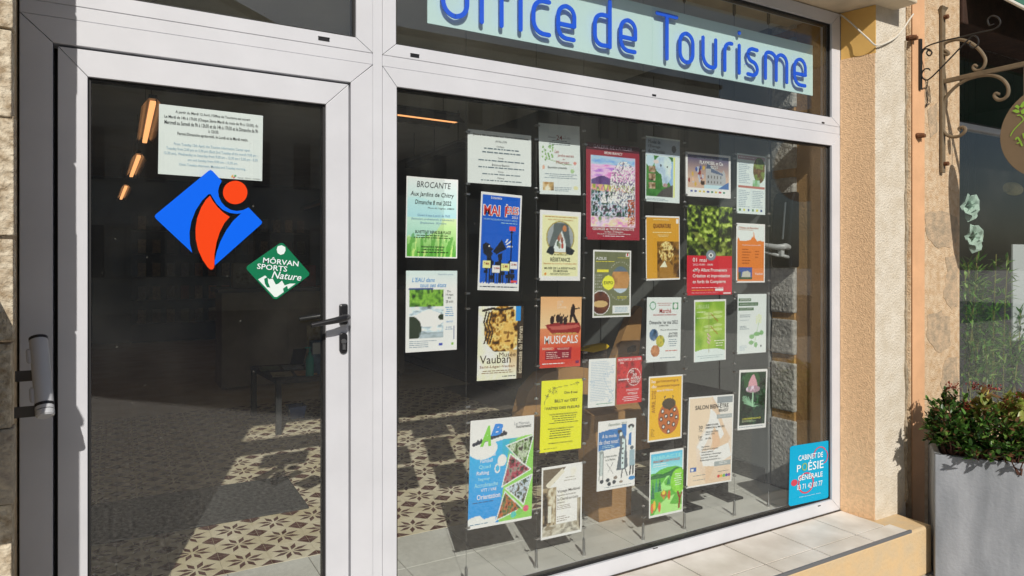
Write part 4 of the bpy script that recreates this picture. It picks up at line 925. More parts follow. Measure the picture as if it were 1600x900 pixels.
sheet('green_hills_poster', 'cartoon poster of green hills, fir trees and a winding path', 'poster', [(1014.4, 707), (1067, 700), (1068, 798), (1015, 810.6)], YP, W, p_green,
      [('BIBRACTE', .1, .92, .07, .12, '#9fdcf0', 0), ('PRINTEMPS DES PAYSAGES', .1, .88, .14, .175, '#c0563c', .5)],
      [(.1, .55, .185, .25, 2, '#e6f4f8', 'l'), (.72, .96, .38, .58, 6, '#eaf6d8')], GP)
# ---- column E
def p_castle(c):
    c.grad(c.rm(.04, .05, .96, .93), .05, .6, '#28335e', '#c9a58a'); c.rect(.04, .80, .96, .93, '#dfe6ea'); c.poly([(.44, .3), (.5, .2), (.56, .3), (.8, .42), (.84, .35), (.88, .45), (.9, .74), (.44, .74)], '#a9a6a2'); c.poly([(.44, .34), (.5, .16), (.57, .34)], '#4a5468'); c.poly([(.55, .32), (.82, .44), (.82, .48), (.55, .42)], '#5a6478')
    for i in range(5):
        for j in range(2): c.rect(.48 + .07 * i, .5 + .12 * j, .5 + .07 * i, .56 + .12 * j, '#5a5650')
    c.rect(.4, .72, .96, .80, '#b9cfe4'); c.poly([(.7, .8), (.96, .62), (.96, .8)], '#4a6a9a')
    r = random.Random(6)
    for i in range(26): c.ell(.07 + r.random() * .33, .32 + r.random() * .4, .022, .05, r.choice(['#8a2a2a', '#2f4a8a', '#c9a23c', '#d9b08a', '#3a2a24', '#b0b4ba', '#7a3a5a']))
    for i in range(9): c.rect(.1 + .09 * i, .85, .15 + .09 * i, .89, r.choice(['#b03a3a', '#3a7a5a', '#3a4a8a', '#c9b03c']))
sheet('castle_exhibition_poster', 'landscape poster with a pale castle under a dark blue sky', 'poster', [(1071.4, 236.7), (1141.6, 244), (1141.6, 310.4), (1071.4, 306)], YP, W, p_castle,
      [('PLAYMOBIL et Cie', .3, .82, .17, .25, W, .9), ('Château historique du musée', .24, .8, .09, .13, '#b9c6e0')], [(.5, .75, .27, .34, 2, '#d5dcea')], GP)
def p_mossy(c):
    m = c.rm(0, 0, 1, .57); c.noise(m, ['#0c0f06', '#222a0e', '#4a5a1a', '#7f9128', '#bcc860'], 15, 24, 5, 2.2)
    c.poly([(.1, .3), (.22, .3), (.62, .52), (.5, .55)], '#8a8a3c', .5); c.put(m & (c.T > .4), '#20220f', .45); c.rect(0, .56, 1, 1, '#c81f2c'); c.ell(.52, .555, .11, .062, '#5c6268'); c.ell(.52, .555, .1, .056, '#80868a'); c.ell(.52, .555, .05, .026, W); c.ell(.52, .555, .025, .014, '#222222')
    c.rect(.62, .93, .80, .955, '#f0d8d8'); c.rect(.80, .975, .98, .99, '#e6e6e6')
sheet('forest_walk_poster', 'tall poster with mossy forest photo over a bright red lower half', 'poster', [(1073.5, 320), (1143.6, 323.6), (1144, 460.5), (1073.5, 461)], YP, '#c81f2c', p_mossy,
      [('01 mai', .12, .42, .585, .63, W, .2), ('2022', .12, .24, .65, .67, '#f0c8c8'), ('10:00 - 18:00', .26, .56, .65, .67, W, .8), ("«M'y Allant Promener»", .12, .88, .70, .75, W, 1.1), ('Création et improvisation', .12, .95, .765, .815, W, 1.1), ('en forêt de Compierre', .12, .85, .83, .88, W, 1.1)],
      [(.1, .8, .91, .93, 1, '#f0c0c0', 'l'), (.1, .58, .94, .955, 1, '#f0b43c', 'l'), (.1, .75, .965, .985, 2, '#e69a9a', 'l')], GP)
def p_libel(c):
    c.noise(c.rm(.04, .03, .96, .86), ['#5f8a1c', '#86a82e', '#a5bd4a', '#74982a'], 2.5, 3, 3, 1.4); c.put((c.T > .84 - .05 * np.sin(c.S * 3.2)) & (c.T > .8), '#d6e2dc'); c.rect(0, 0, .04, 1, W); c.rect(.96, 0, 1, 1, W)
    for (x, t) in ((.58, .26), (.58, .47)):
        for (dx, dy) in ((-.14, -.03), (.16, -.05), (-.12, .03), (.16, .02)): c.ell(x + dx, t + dy, .15, .025, '#c9d28a', .7)
        c.line([(x - .06, t - .03), (x + .16, t + .10)], .004, '#a0521c')
    c.line([(.46, .86), (.46, .2)], .002, '#8a7a3a')
    for k in range(14): c.ell(.42 + .02 * (k % 5), .56 + .012 * k, .02, .012, '#c9a09a')
sheet('dragonfly_poster', 'soft green poster with two dragonflies on a stem, slightly tilted', 'poster', [(1083.8, 469), (1133.5, 467), (1135, 562), (1085, 566)], YP, W, p_libel,
      [('LIBELLULE', .08, .46, .08, .14, '#c9d69a', 0)], [(.08, .35, .18, .23, 1, '#cfdaa0', 'l'), (.08, .32, .28, .32, 1, '#cfdaa0', 'l'), (.62, .95, .66, .78, 3, '#dfe6b8'), (.08, .9, .90, .96, 2, '#a5b0aa')], GP)
def p_salon(c):
    c.grad(c.rm(.02, .02, .98, .98), 0, 1, '#e6dcd0', '#d9b794'); c.put(c.pm([(.02, .02), (.5, .02), (.52, .2), (.3, .42), (.18, .55), (.22, .75), (.42, .98), (.02, .98)]), '#e3c6a6'); c.poly([(.5, .0), (.62, .1), (.8, .36), (.95, .5), (.8, .62), (.62, .78), (.5, .92), (.42, .98), (.40, .75), (.55, .5)], '#d9b48e', .8); c.poly([(.48, .14), (.6, .2), (.8, .45), (.72, .5), (.58, .35), (.3, .62), (.2, .56), (.44, .34)], '#e9eef2', .85); c.poly([(.26, .62), (.62, .6), (.9, .55), (.98, .7), (.6, .8), (.35, .78)], '#e9e4e0', .8)
    c.poly([(.52, .42), (.66, .4), (.72, .56), (.56, .62)], '#dcb08a', .9); c.rect(.62, .02, .98, .09, '#8a8c8a'); c.rect(.62, .215, .97, .265, '#a0a29c'); c.rect(.6, .745, .97, .80, '#9a9c96'); c.rect(.07, .785, .2, .83, '#2f5a9a'); c.ell(.12, .807, .03, .015, W)
    for k, col in enumerate(('#c93a3a', '#d9b03a', '#5aa83a', '#3a4a9a', '#8a3a7a')): c.ell(.70 + .06 * k, .92, .03, .018, col)
sheet('wellness_fair_poster', 'large beige poster of a bare back and praying hands, headed SALON BIEN-ÊTRE', 'poster', [(1073.7, 622), (1143.9, 615.6), (1145.7, 751.5), (1075, 762.4)], YP, W, p_salon,
      [('SALON BIEN-ÊTRE', .14, .88, .085, .145, '#1e1e1e', 1.2), ('BRASSY', .66, .88, .155, .19, '#2a2a2a', .8), ('Entrée GRATUITE', .66, .93, .23, .25, W, .4), ('30', .23, .31, .325, .365, '#2a2a2a', .3), ('AVRIL', .23, .31, .375, .39, '#444444'), ('1er', .23, .31, .43, .465, '#2a2a2a', .3), ('MAI', .24, .31, .475, .49, '#444444'),
       ('SAMEDI 30 AVRIL', .38, .66, .315, .335, '#333333', .4), ('DIMANCHE 1er MAI 2022', .38, .8, .345, .365, '#333333', .4), ('SALLE DES FÊTES', .38, .66, .39, .41, '#333333', .4), ('BRASSY 58140', .38, .58, .42, .435, '#555555'), ('10-19h', .38, .5, .465, .485, '#333333', .4),
       ('Exposants', .30, .47, .555, .575, '#333333', .4), ('Conférences gratuites', .30, .67, .585, .605, '#333333', .4), ('Ateliers gratuits', .30, .56, .615, .635, '#333333', .4), ('Lithothérapie, Géobiologie', .30, .74, .645, .665, '#333333', .4), ('Ayurveda, Sophrologie', .28, .67, .675, .695, '#333333', .4), ('Réflexologie plantaire etc...', .28, .74, .705, .725, '#333333', .4)],
      [(.66, .93, .755, .79, 2, '#f0f0f0'), (.14, .4, .87, .885, 1, '#6a6a6a', 'l'), (.14, .4, .92, .935, 1, '#6a6a6a', 'l'), (.68, .93, .86, .875, 1, '#555555')], GP)
# ---- column F
def p_doc(c):
    c.rect(.02, .02, .98, .09, '#a05a50', .7); c.noise(c.em(.78, .25, .22, .22) & (c.S < .98), ['#4a5a1c', '#7a8a3c', '#5a3a1c', '#8a6a3a'], 8, 10, 4, 2); c.rect(.05, .53, .98, .565, '#b06a5a'); c.noise(c.rm(.55, .42, .8, .53), ['#d5e0d8', '#6aa05a'], 9, 9, 3); c.rect(.5, .57, .51, .95, '#c5ced2')
    for k in range(6): c.rect(.08 + .15 * k, .92, .14 + .15 * k, .955, ('#4a7a4a', '#c9c03a', '#3a4a7a')[k % 3])
sheet('village_newsletter_sheet', 'white text-filled sheet with a round green photo, topmost of the right column', 'poster', [(1151.7, 239), (1196, 244.8), (1195.6, 335.8), (1151, 333)], YP, '#d5dde0', p_doc, [], [(.06, .48, .14, .5, 12, '#98a2a8', 'l'), (.06, .46, .6, .9, 10, '#98a2a8', 'l'), (.54, .95, .6, .9, 10, '#98a2a8', 'l'), (.06, .6, .04, .08, 1, '#e6d0cc', 'l')], GP)
def p_chat(c):
    c.rect(.03, .02, .97, .30, '#d9e2e4'); c.rect(.03, .3, .97, .98, '#d9762a'); c.poly([(.03, .32), (.05, .24), (.1, .26), (.14, .33), (.5, .27), (.54, .22), (.58, .24), (.6, .13), (.64, .24), (.72, .3), (.85, .28), (.93, .33), (.97, .31), (.97, .4), (.03, .4)], '#d9762a')
    m = c.rm(.08, .74, .55, .945); c.put(m, '#2a4a8a'); c.poly([(.18, .93), (.22, .82), (.4, .8), (.5, .84), (.5, .93)], '#b9b4a0'); c.put(m & (c.T > .91), '#2c4a22'); c.put(m & (c.S < .16) & (c.T > .82), '#24401c')
sheet('orange_castle_poster', 'orange poster with a castle silhouette against a white top', 'poster', [(1150, 348.8), (1195, 350), (1195.3, 441.8), (1150.8, 441)], YP, W, p_chat,
      [('Château de Bazoches', .07, .76, .055, .09, '#b05a3a', 0), ('Ouverture du château en 2022', .2, .84, .355, .375, W, .5), ('Vauban', .64, .92, .83, .87, W, .2)], [(.2, .55, .42, .70, 6, '#a5521c', 'l'), (.65, .8, .45, .6, 3, '#a5521c', 'l'), (.07, .6, .10, .125, 1, '#c08a6a', 'l')], GP)
def p_expo(c):
    for (a, b, t) in ((.04, .46, .07), (.04, .70, .145), (.04, .55, .225)): c.rect(a, t, b, t + .05, '#4a6a44')
    G1, G2 = '#8ab45a', '#6f9f4a'
    for (x, t, rx, ry) in ((.68, .68, .12, .035), (.5, .72, .09, .04), (.48, .82, .09, .035), (.64, .86, .06, .045), (.84, .66, .07, .04)): c.ell(x, t, rx, ry, G2, .85)
    c.line([(.6, .82), (.68, .62), (.76, .44)], .0025, G1); 
    for k in range(12): c.ell(.74 + .08 * math.sin(k * 2.1), .36 + .012 * k, .03, .012, '#d9e0a0')
    c.ell(.82, .885, .025, .02, '#333a3a')
sheet('botanic_expo_poster', 'white poster with green title bars and a plant drawing', 'poster', [(1151.7, 460), (1197, 458.8), (1197.3, 550.6), (1152.5, 553)], YP, '#dae5e6', p_expo,
      [('EXPOSITION', .08, .42, .08, .11, W, .8), ('La nature près de chez vous', .08, .66, .158, .182, W, .5), ('Secrets et aquarelles', .08, .5, .238, .262, W, .5)], [(.08, .5, .34, .40, 2, '#6a767a', 'l'), (.08, .4, .43, .45, 1, '#8a9498', 'l'), (.08, .4, .53, .60, 3, '#6a767a', 'l'), (.08, .35, .86, .95, 4, '#a5b0b4', 'l')], GP)
def p_orch(c):
    m = c.rm(.05, .04, .95, .93); c.noise(m, ['#050a06', '#0c1c10', '#1c3a22', '#0a140c', '#2c5a34'], 9, 8, 3, 2); c.put(m & c.em(.45, .2, .28, .2), '#3a6a34', .5); c.poly([(.45, .1), (.52, .08), (.62, .2), (.66, .3), (.5, .36), (.32, .3), (.35, .2)], '#d99aa0', .9); c.noise(c.em(.5, .33, .25, .06), ['#e6d5dc', '#b07a8a', '#8a9a8a'], 14, 10, 6, 2)
    for k in range(9): c.line([(.5, .62), (.5 + .36 * math.cos(2.6 + k * .33), .58 - .14 * math.sin(k * .4 + .2))], .005, '#8ab48a')
    c.line([(.5, .62), (.5, .4)], .008, '#a5c9a0')
sheet('orchid_poster', 'dark poster with a glowing pink flower, lowest of the right column', 'poster', [(1154.6, 578.7), (1198.5, 575.8), (1197.3, 668), (1153, 672)], YP, W, p_orch,
      [("L'ORCHIDÉE SAUVAGE", .16, .8, .80, .835, '#e6d94a', .6)], [(.14, .7, .845, .88, 2, '#c9d0a0', 'l'), (.05, .9, .945, .975, 1, '#8a949a')], GP)

# ---- stickers and notices on glass
def p_none(c): pass
nt_ = sheet('opening_hours_notice', 'white paper opening hours notice taped inside the door glass', 'notice', [(246.5, 161.7), (409.7, 181), (410.8, 282.7), (249, 272)], 0.0285, '#d9e8ee', lambda c: (c.ell(.70, .96, .012, .02, '#d9a03a'), c.ell(.725, .955, .012, .02, '#4a9a5a'), c.ell(.715, .975, .01, .015, '#c93a4a')),
      [("A partir du Mardi 12 Avril, l'Office de Tourisme est ouvert", .15, .87, .065, .115, '#1e2226', .6), ('Le Mardi de 14h à 17h30 (Chaque 2ème Mardi du mois de 9h à 12h30), du', .05, .95, .145, .20, '#1e2226', .6), ('Mercredi au Samedi de 9h à 12h30 et de 14h à 17h30 et le Dimanche de 9h', .05, .95, .22, .275, '#1e2226', .6), ('à 12h30.', .46, .56, .30, .345, '#1e2226', .6), ('Fermé Dimanche après-midi, le Lundi et le Mardi matin.', .17, .85, .375, .43, '#1e2226', .6),
       ('From Tuesday 12th April, the Tourism Information Center open', .14, .87, .53, .58, '#8fa6b0', .2), ('Tuesday from 2.00 pm to 5.30 pm (Each 2nd Tuesday of the month 9.00 am -', .07, .95, .60, .65, '#8fa6b0', .2), ('12.30 am), Wednesday to Saturday from 9.00 am - 12.30 am / 2.00 pm - 5.30', .05, .95, .67, .72, '#8fa6b0', .2), ('pm and Sunday from 9.00 am - 12.30 am.', .27, .75, .745, .79, '#8fa6b0', .2), ('Close Tuesday afternoon, Monday and Tuesday morning.', .19, .83, .82, .865, '#8fa6b0', .2), ('Tannay - Brinon - Corbigny', .75, .98, .965, .985, '#555555', .4)])
for (s, t, a) in ((0.0, 0.06, 0.7), (0.0, 0.97, -0.6), (1.0, 0.03, -0.7), (1.0, 0.96, 0.6)):
    w_, h_ = 0.38, 0.24
tri = lambda x, y: ((x - 32) / (490 - 32), (y - 315) / (740 - 315))
lc = [(241.7, 265.5), (409.7, 265.5 + (348 - 338) * 0 + 21), (409.7, 437), (241.7, 421)]
BL = [(32, 513), (36, 505), (262, 318), (270, 315), (279, 320), (318, 362), (307, 383), (302, 405), (305, 428), (316, 452), (333, 471), (356, 485), (382, 490), (408, 486), (432, 475), (485, 530), (490, 538), (486, 546), (288, 722), (288, 700), (297, 662), (312, 620), (336, 574), (366, 532), (400, 500), (380, 502), (352, 498), (322, 485), (296, 460), (270, 418), (262, 418), (234, 445), (206, 488), (188, 535), (180, 580), (182, 630), (192, 668), (38, 524)]
RD = [(268, 425), (280, 447), (300, 473), (325, 497), (352, 515), (330, 540), (310, 578), (296, 622), (287, 672), (286, 728), (280, 738), (270, 740), (258, 730), (236, 698), (217, 655), (207, 610), (206, 565), (213, 520), (230, 475), (250, 442)]
def q2(x, y, yy=0.017): return P(230 + x * 0.3667, 150 + y * 0.3667, yy)
lo = thing('information_sticker', 'blue and orange letter i logo sticker on the door glass', 'sticker', q2(262, 740))
MB().prism([q2(x, y) for x, y in BL], (0, 0.0022, 0)).build('blue_field', ink('#0064f0'), lo)
MB().prism([q2(x, y) for x, y in RD], (0, 0.0022, 0)).build('orange_body', ink('#ea4310'), lo)
MB().prism([q2(375 + 52 * math.cos(a), 411 + 50 * math.sin(a)) for a in [k * math.pi / 20 for k in range(40)]], (0, 0.0022, 0)).build('orange_head', ink('#ea4310'), lo)
dia = []
for (cx, cy_, a0) in ((0.5, 0.06, -135), (0.94, 0.5, -45), (0.5, 0.94, 45), (0.06, 0.5, 135)):
    for k in range(6):
        a = math.radians(a0 + k * 18); dia.append((cx + 0.055 * math.cos(a), cy_ + 0.055 * math.sin(a)))
sc_ = lambda pts, f: [((s - .5) * f + .5, (t - .5) * f + .5) for s, t in pts]
mount = [(.20, .68), (.30, .60), (.37, .66), (.42, .64), (.48, .74), (.52, .72), (.57, .66), (.62, .74), (.70, .70), (.79, .69), (.52, .955), (.48, .955)]
sheet('outdoor_sticker', 'green diamond sticker with white mountain lettering on the door glass', 'sticker', [(384.7, 373.5), (483.7, 384), (483.7, 473), (384.7, 463)], 0.0165, '#12744e', texts=
      [('MÔRVAN', .24, .80, .27, .385, W, 1.2), ('SPORTS', .16, .63, .405, .50, W, 1.2), ('Nature', .40, .87, .51, .635, W, .8, .25)], shape=dia, thick=0.002,
      polys=[(mount, '#dfeae8'), ([(.44 + .0, .07), (.5, .045), (.56, .07), (.57, .13), (.55, .19), (.5, .215), (.45, .19), (.43, .13)], '#dfeae8'), ([(.29, .66), (.34, .62), (.36, .72), (.40, .80), (.35, .80), (.31, .74)], '#12744e'), ([(.60, .80), (.66, .74), (.68, .80), (.62, .86)], '#12744e')])
rr_ = []
for (cx, cy_, a0) in ((0.07, 0.045, 180), (0.93, 0.045, 270), (0.93, 0.955, 0), (0.07, 0.955, 90)):
    for k in range(6):
        a = math.radians(a0 + k * 18); rr_.append((cx + 0.07 * math.cos(a), cy_ + 0.045 * math.sin(a)))
def arc(cx, cy_, rx, ry, a0, a1, wd, n=22):
    A = [math.radians(a0 + (a1 - a0) * k / n) for k in range(n + 1)]
    return [(cx + rx * math.cos(a), cy_ + ry * math.sin(a)) for a in A] + [(cx + (rx - wd) * math.cos(a), cy_ + (ry - wd * .7) * math.sin(a)) for a in reversed(A)]
RC = '#c9485a'
sheet('poetry_sticker', 'turquoise rounded sticker with white writing in the lower right window corner', 'sticker', [(1233.5, 697.5), (1295, 688.5), (1296, 777.5), (1233.5, 791.5)], 0.0165, '#12a5cf', texts=
      [('CABINET DE', .2, .82, .175, .265, W, 1.0), ('P', .17, .27, .335, .45, W, .6), ('ÉSIE', .45, .84, .28, .455, W, .6), ('O', .29, .43, .31, .45, '#8fb46a', 1.0), ('GÉNÉRALE', .2, .82, .49, .60, W, 1.0), ('03 71 42 00 77', .18, .82, .665, .755, W, .5), ('Standard de la poésie France · Mayenne', .24, .78, .87, .888, W, 0)],
      shape=rr_, thick=0.002, polys=[(arc(.41, .66, .2, .18, 0, 359, .035), RC), ([(.12 + .08 * math.cos(k * .4), .62 + .055 * math.sin(k * .4)) for k in range(16)], RC), (arc(.75, .22, .17, .14, 170, 330, .025), RC), (arc(.85, .26, .11, .12, -60, 90, .025), RC)])
finish_texts()

# ================================================================== HANGING DISPLAY: cables, acrylic pockets
cab_u = [(728.5, 897), (838, 860), (912.5, 838), (1005, 815), (1069.5, 803), (1147.5, 787), (1201, 777)]
CX = [P(u, 500, YP).x for u, _ in cab_u]
where = ['left of the blue sports poster', 'between the first and second poster columns', 'between the second and third poster columns', 'between the third and fourth poster columns', 'between the fourth and fifth poster columns', 'between the fifth and sixth poster columns', 'right of the last poster column']
for x, wh in zip(CX, where):
    t = thing('display_cable', 'thin steel display cable ' + wh, 'cable', (x, YP + 0.001, Z_FLOOR), 'display cables in the shop window')
    MB().tube([(x, YP + 0.001, Z_FLOOR + 0.02), (x, YP + 0.001, ZC - 0.02)], 0.0008, 6).build('wire', mat('dark_cable_steel', (0.16, 0.16, 0.16), 0.45, 0.7), t)
    MB().tube([(x, YP + 0.001, Z_FLOOR), (x, YP + 0.001, Z_FLOOR + 0.012), (x, YP + 0.001, Z_FLOOR + 0.016), (x, YP + 0.001, Z_FLOOR + 0.07), (x, YP + 0.001, Z_FLOOR + 0.08)], [0.009, 0.009, 0.0065, 0.0065, 0.003], 10).build('tensioner', M_CHROME, t, smooth=True)
    MB().tube([(x, YP + 0.001, ZC), (x, YP + 0.001, ZC - 0.10), (x, YP + 0.001, ZC - 0.11)], [0.008, 0.008, 0.003], 10).build('ceiling_grip', mat('dark_steel', (0.1, 0.1, 0.1), 0.4, 0.8), t, smooth=True)
pock = {0: [(201, 292, 'market days list'), (298, 463, 'blue megaphone poster'), (477, 640, 'golden head poster'), (655, 829, 'blue sports poster')],
        1: [(191, 304, 'leafy drawings poster'), (327, 440, 'oval picture poster'), (463, 576, 'boat-car silhouettes poster'), (595, 709, 'bright yellow poster'), (730, 846, 'sepia arches poster')],
        2: [(221, 376, 'pink sky painting poster'), (390, 555, 'yellow EXPO dot poster'), (558, 640, 'red leaflet'), (656, 815, 'old costumes poster')],
        3: [(211, 316, 'white cow poster'), (336, 440, 'carved head poster'), (463, 568, 'three round photos poster'), (588, 692, 'ladybird poster'), (705, 812, 'green hills poster')],
        4: [(235, 308, 'landscape castle poster'), (318, 463, 'mossy forest poster'), (466, 580, 'dragonfly poster'), (620, 764, 'praying hands poster')],
        5: [(237, 335, 'round green photo sheet'), (347, 443, 'orange castle poster'), (458, 555, 'plant drawing poster'), (577, 674, 'pink flower poster')]}
for ci, rows in pock.items():
    x0, x1 = CX[ci] + 0.011, CX[ci + 1] - 0.011
    ul = cab_u[ci][0]
    for (va, vb, what) in rows:
        za, zb = P(ul, va, YP).z + 0.004, P(ul, vb, YP).z - 0.006
        if x0 > x1: continue
        t = thing('poster_pocket', 'clear acrylic pocket holding the ' + what, 'poster holder', ((x0 + x1) / 2, YP, zb), 'clear acrylic poster pockets on cables')
        b = MB(); b.box(x0, x1, YP - 0.0045, YP - 0.0030, zb, za); b.box(x0, x1, YP + 0.0030, YP + 0.0045, zb, za)
        b.box(x0, x1, YP - 0.0029, YP + 0.0029, zb - 0.0012, zb); b.build('pocket', M_ACRYL, t)
        for cxx, xe in ((CX[ci], x0), (CX[ci + 1], x1)):
            for zz in (za - 0.018, zb + 0.018):
                MB().tube([(cxx, YP - 0.009, zz), (cxx, YP + 0.008, zz)], 0.0048, 10).box(min(cxx, xe) - 0.002, max(cxx, xe) + 0.004, YP - 0.0062, YP - 0.0047, zz - 0.004, zz + 0.004).build('clip', M_CHROME, t, smooth=True)

# ================================================================== SIGN
YS = 0.050
a_, b_ = P(668, 36, YS), P(1270, 150, YS)
sg = thing('office_sign', 'pale mint sign panel with raised blue lettering behind the transom glass', 'sign', ((a_.x + b_.x) / 2, YS, a_.z), None)
zt = P(1269.5, 71, YS).z
xm = P(1019, 100, YS).x
M_MINT = mat('mint_panel', '#d2f0ee', 0.5, var=0.015, vscale=3)
bx('panel', M_MINT, sg, a_.x, xm - 0.0004, YS, YS + 0.006, a_.z, zt, 0.0006)
bx('panel', M_MINT, sg, xm + 0.0004, b_.x, YS, YS + 0.006, a_.z, zt, 0.0006)
M_BLUE = mat('blue_acrylic', '#005cf5', 0.45, spec=0.2)
HX, CAP, SW = 0.135, 0.199, 0.0090                  # centre-line heights, half stroke
def rounded(pts, rads, closed=False, n=7):
    out = []; k = len(pts)
    for i, p in enumerate(pts):
        p = Vector(p); r = rads[i]
        if (not closed and i in (0, k - 1)) or r <= 0: out.append(p); continue
        a = Vector(pts[i - 1]); b = Vector(pts[(i + 1) % k])
        d1, d2 = (a - p).normalized(), (b - p).normalized()
        for j in range(n + 1):
            t = j / n
            # quadratic blend, pulled outwards to look round
            q = (p + d1 * r) * (1 - t) ** 2 + (p + d1 * r * 0.12 + d2 * r * 0.12) * 2 * t * (1 - t) + (p + d2 * r) * t ** 2
            out.append(q)
    return out
def stroke(mb, pts, y0, y1, closed=False):
    pts = [Vector((p[0], p[1])) for p in pts]; k = len(pts)
    L, R = [], []
    for i, p in enumerate(pts):
        a = pts[i - 1] if (i or closed) else p; b = pts[(i + 1) % k] if (i < k - 1 or closed) else p
        t = (b - a).normalized(); nn = Vector((-t.y, t.x)); L.append(p + nn * SW); R.append(p - nn * SW)
    if closed:
        for i in range(k):
            j = (i + 1) % k
            mb.prism([(q.x, y0, q.y) for q in (L[i], L[j], R[j], R[i])], (0, y1 - y0, 0)) if False else None
        v = [(q.x, yy, q.y) for yy in (y0, y1) for q in L + R]
        n2 = 2 * k; f = []
        for i in range(k):
            j = (i + 1) % k
            f += [(i, j, k + j, k + i), (n2 + i, n2 + k + i, n2 + k + j, n2 + j), (i, n2 + i, n2 + j, j), (k + i, k + j, n2 + k + j, n2 + k + i)]
        mb.add(v, f); return
    t0 = (pts[0] - pts[1]).normalized(); t1 = (pts[-1] - pts[-2]).normalized()
    def cap(c, t):
        n0 = Vector((-t.y, t.x)); return [c + n0 * SW * math.cos(a) + t * SW * math.sin(a) for a in [math.pi * q / 8 for q in range(1, 8)]]
    out = L + cap(pts[-1], t1) + R[::-1] + cap(pts[0], t0)
    n = len(out); m1 = len(L)
    v = [(q.x, yy, q.y) for yy in (y0, y1) for q in out]
    f = []
    c1 = list(range(m1 - 1, m1 + 8)); c0 = list(range(m1 + 7 + m1 - 1, n)) + [0]
    for off in (0, n):
        for i in range(m1 - 1):
            f.append(tuple(x + off for x in (i, i + 1, m1 + 7 + (m1 - 1 - (i + 1)), m1 + 7 + (m1 - 1 - i))))
        f.append(tuple(x + off for x in c1)); f.append(tuple(x + off for x in c0))
    f += [(i, i + n, (i + 1) % n + n, (i + 1) % n) for i in range(n)]
    mb.add(v, f)
def glyph(ch, w):
    r = w * 0.5
    if ch == 'O' or ch == 'o':
        h = CAP if ch == 'O' else HX; rr = w * 0.62; q = rounded([(0, 0), (w, 0), (w, h), (0, h)], [w * .5] * 4, True); return [(q, True)]
    if ch == 'c': return [(rounded([(w, 0), (0, 0), (0, HX), (w, HX)], [0, w * .62, w * .62, 0]), False)]
    if ch == 'e': return [(rounded([(w * .96, 0), (0, 0), (0, HX), (w, HX), (w, HX * .42)], [0, w * .5, w * .5, w * .48, 0]), False), ([Vector((w, HX * .42)), Vector((0.0, HX * .42))], False)]
    if ch == 'd': return [(rounded([(w, 0.004), (0, 0), (0, HX), (w, HX - 0.002)], [0, w * .5, w * .5, 0]), False), ([Vector((w, CAP)), Vector((w, 0.0))], False)]
    if ch == 'u': return [(rounded([(0, HX), (0, 0), (w, 0), (w, HX)], [0, w * .6, .016, 0]), False)]
    if ch == 'r': return [(rounded([(0, 0), (0, HX), (w, HX)], [0, w * .75, 0]), False)]
    if ch == 's': return [(rounded([(w * .98, HX * .97), (0, HX), (0, HX * .56), (w, HX * .46), (w, 0), (0, HX * .03)], [0, w * .48, .028, .028, w * .48, 0]), False)]
    if ch == 'm': return [(rounded([(0, 0), (0, HX), (w / 2, HX), (w / 2, 0)], [0, .022, w * .24, 0]), False), (rounded([(w / 2 + .002, HX * .72), (w / 2 + .002, HX), (w, HX), (w, 0)], [0, w * .2, w * .24, 0]), False)]
    if ch == 'T': return [([Vector((0, CAP)), Vector((w, CAP))], False), ([Vector((w / 2, 0)), Vector((w / 2, CAP - .004))], False)]
    if ch == 'i': return [([Vector((0, 0)), Vector((0, HX))], False), ([Vector((0, CAP - .003)), Vector((0.0, CAP))], False)]
    if ch == 'f': return [(rounded([(0, 0), (0, CAP), (w, CAP)], [0, w * .8, 0]), False), ([Vector((-.018, HX)), Vector((w * .9, HX))], False)]
YL = 0.0255
Z0 = H + 0.926 + SW
glyphs = [('O', 84, 181), ('f', 240, 272), ('f', 320, 352), ('i', 397, 397), ('c', 449, 512), ('e', 549, 614), ('d', 697, 757), ('e', 801, 860), ('T', 948, 1026), ('o', 1040, 1092),
          ('u', 1133, 1184), ('r', 1221, 1249), ('i', 1279, 1279), ('s', 1314, 1352), ('m', 1385, 1471), ('e', 1502, 1546)]
for ch, ua, ub in glyphs:
    xa_ = P(660 + ua * 0.3875, 60, YL).x; xb_ = P(660 + ub * 0.3875, 60, YL).x
    w = max(xb_ - xa_, 0.0)
    mb = MB()
    for i, (pts, closed) in enumerate(glyph(ch, max(w, 0.03))):
        stroke(mb, [(p[0] + xa_, p[1] + Z0) for p in pts], YL - 0.0004 * i, YL + 0.005 + 0.0004 * i, closed)
    kx = xa_ + (0.5 * w if ch == 'T' else 0.0)
    mb.box(kx - 0.0008, kx + 0.0008, YL + 0.0062, YS + 0.001, Z0 + 0.055, Z0 + 0.0566)
    mb.build('letter', M_BLUE, sg)

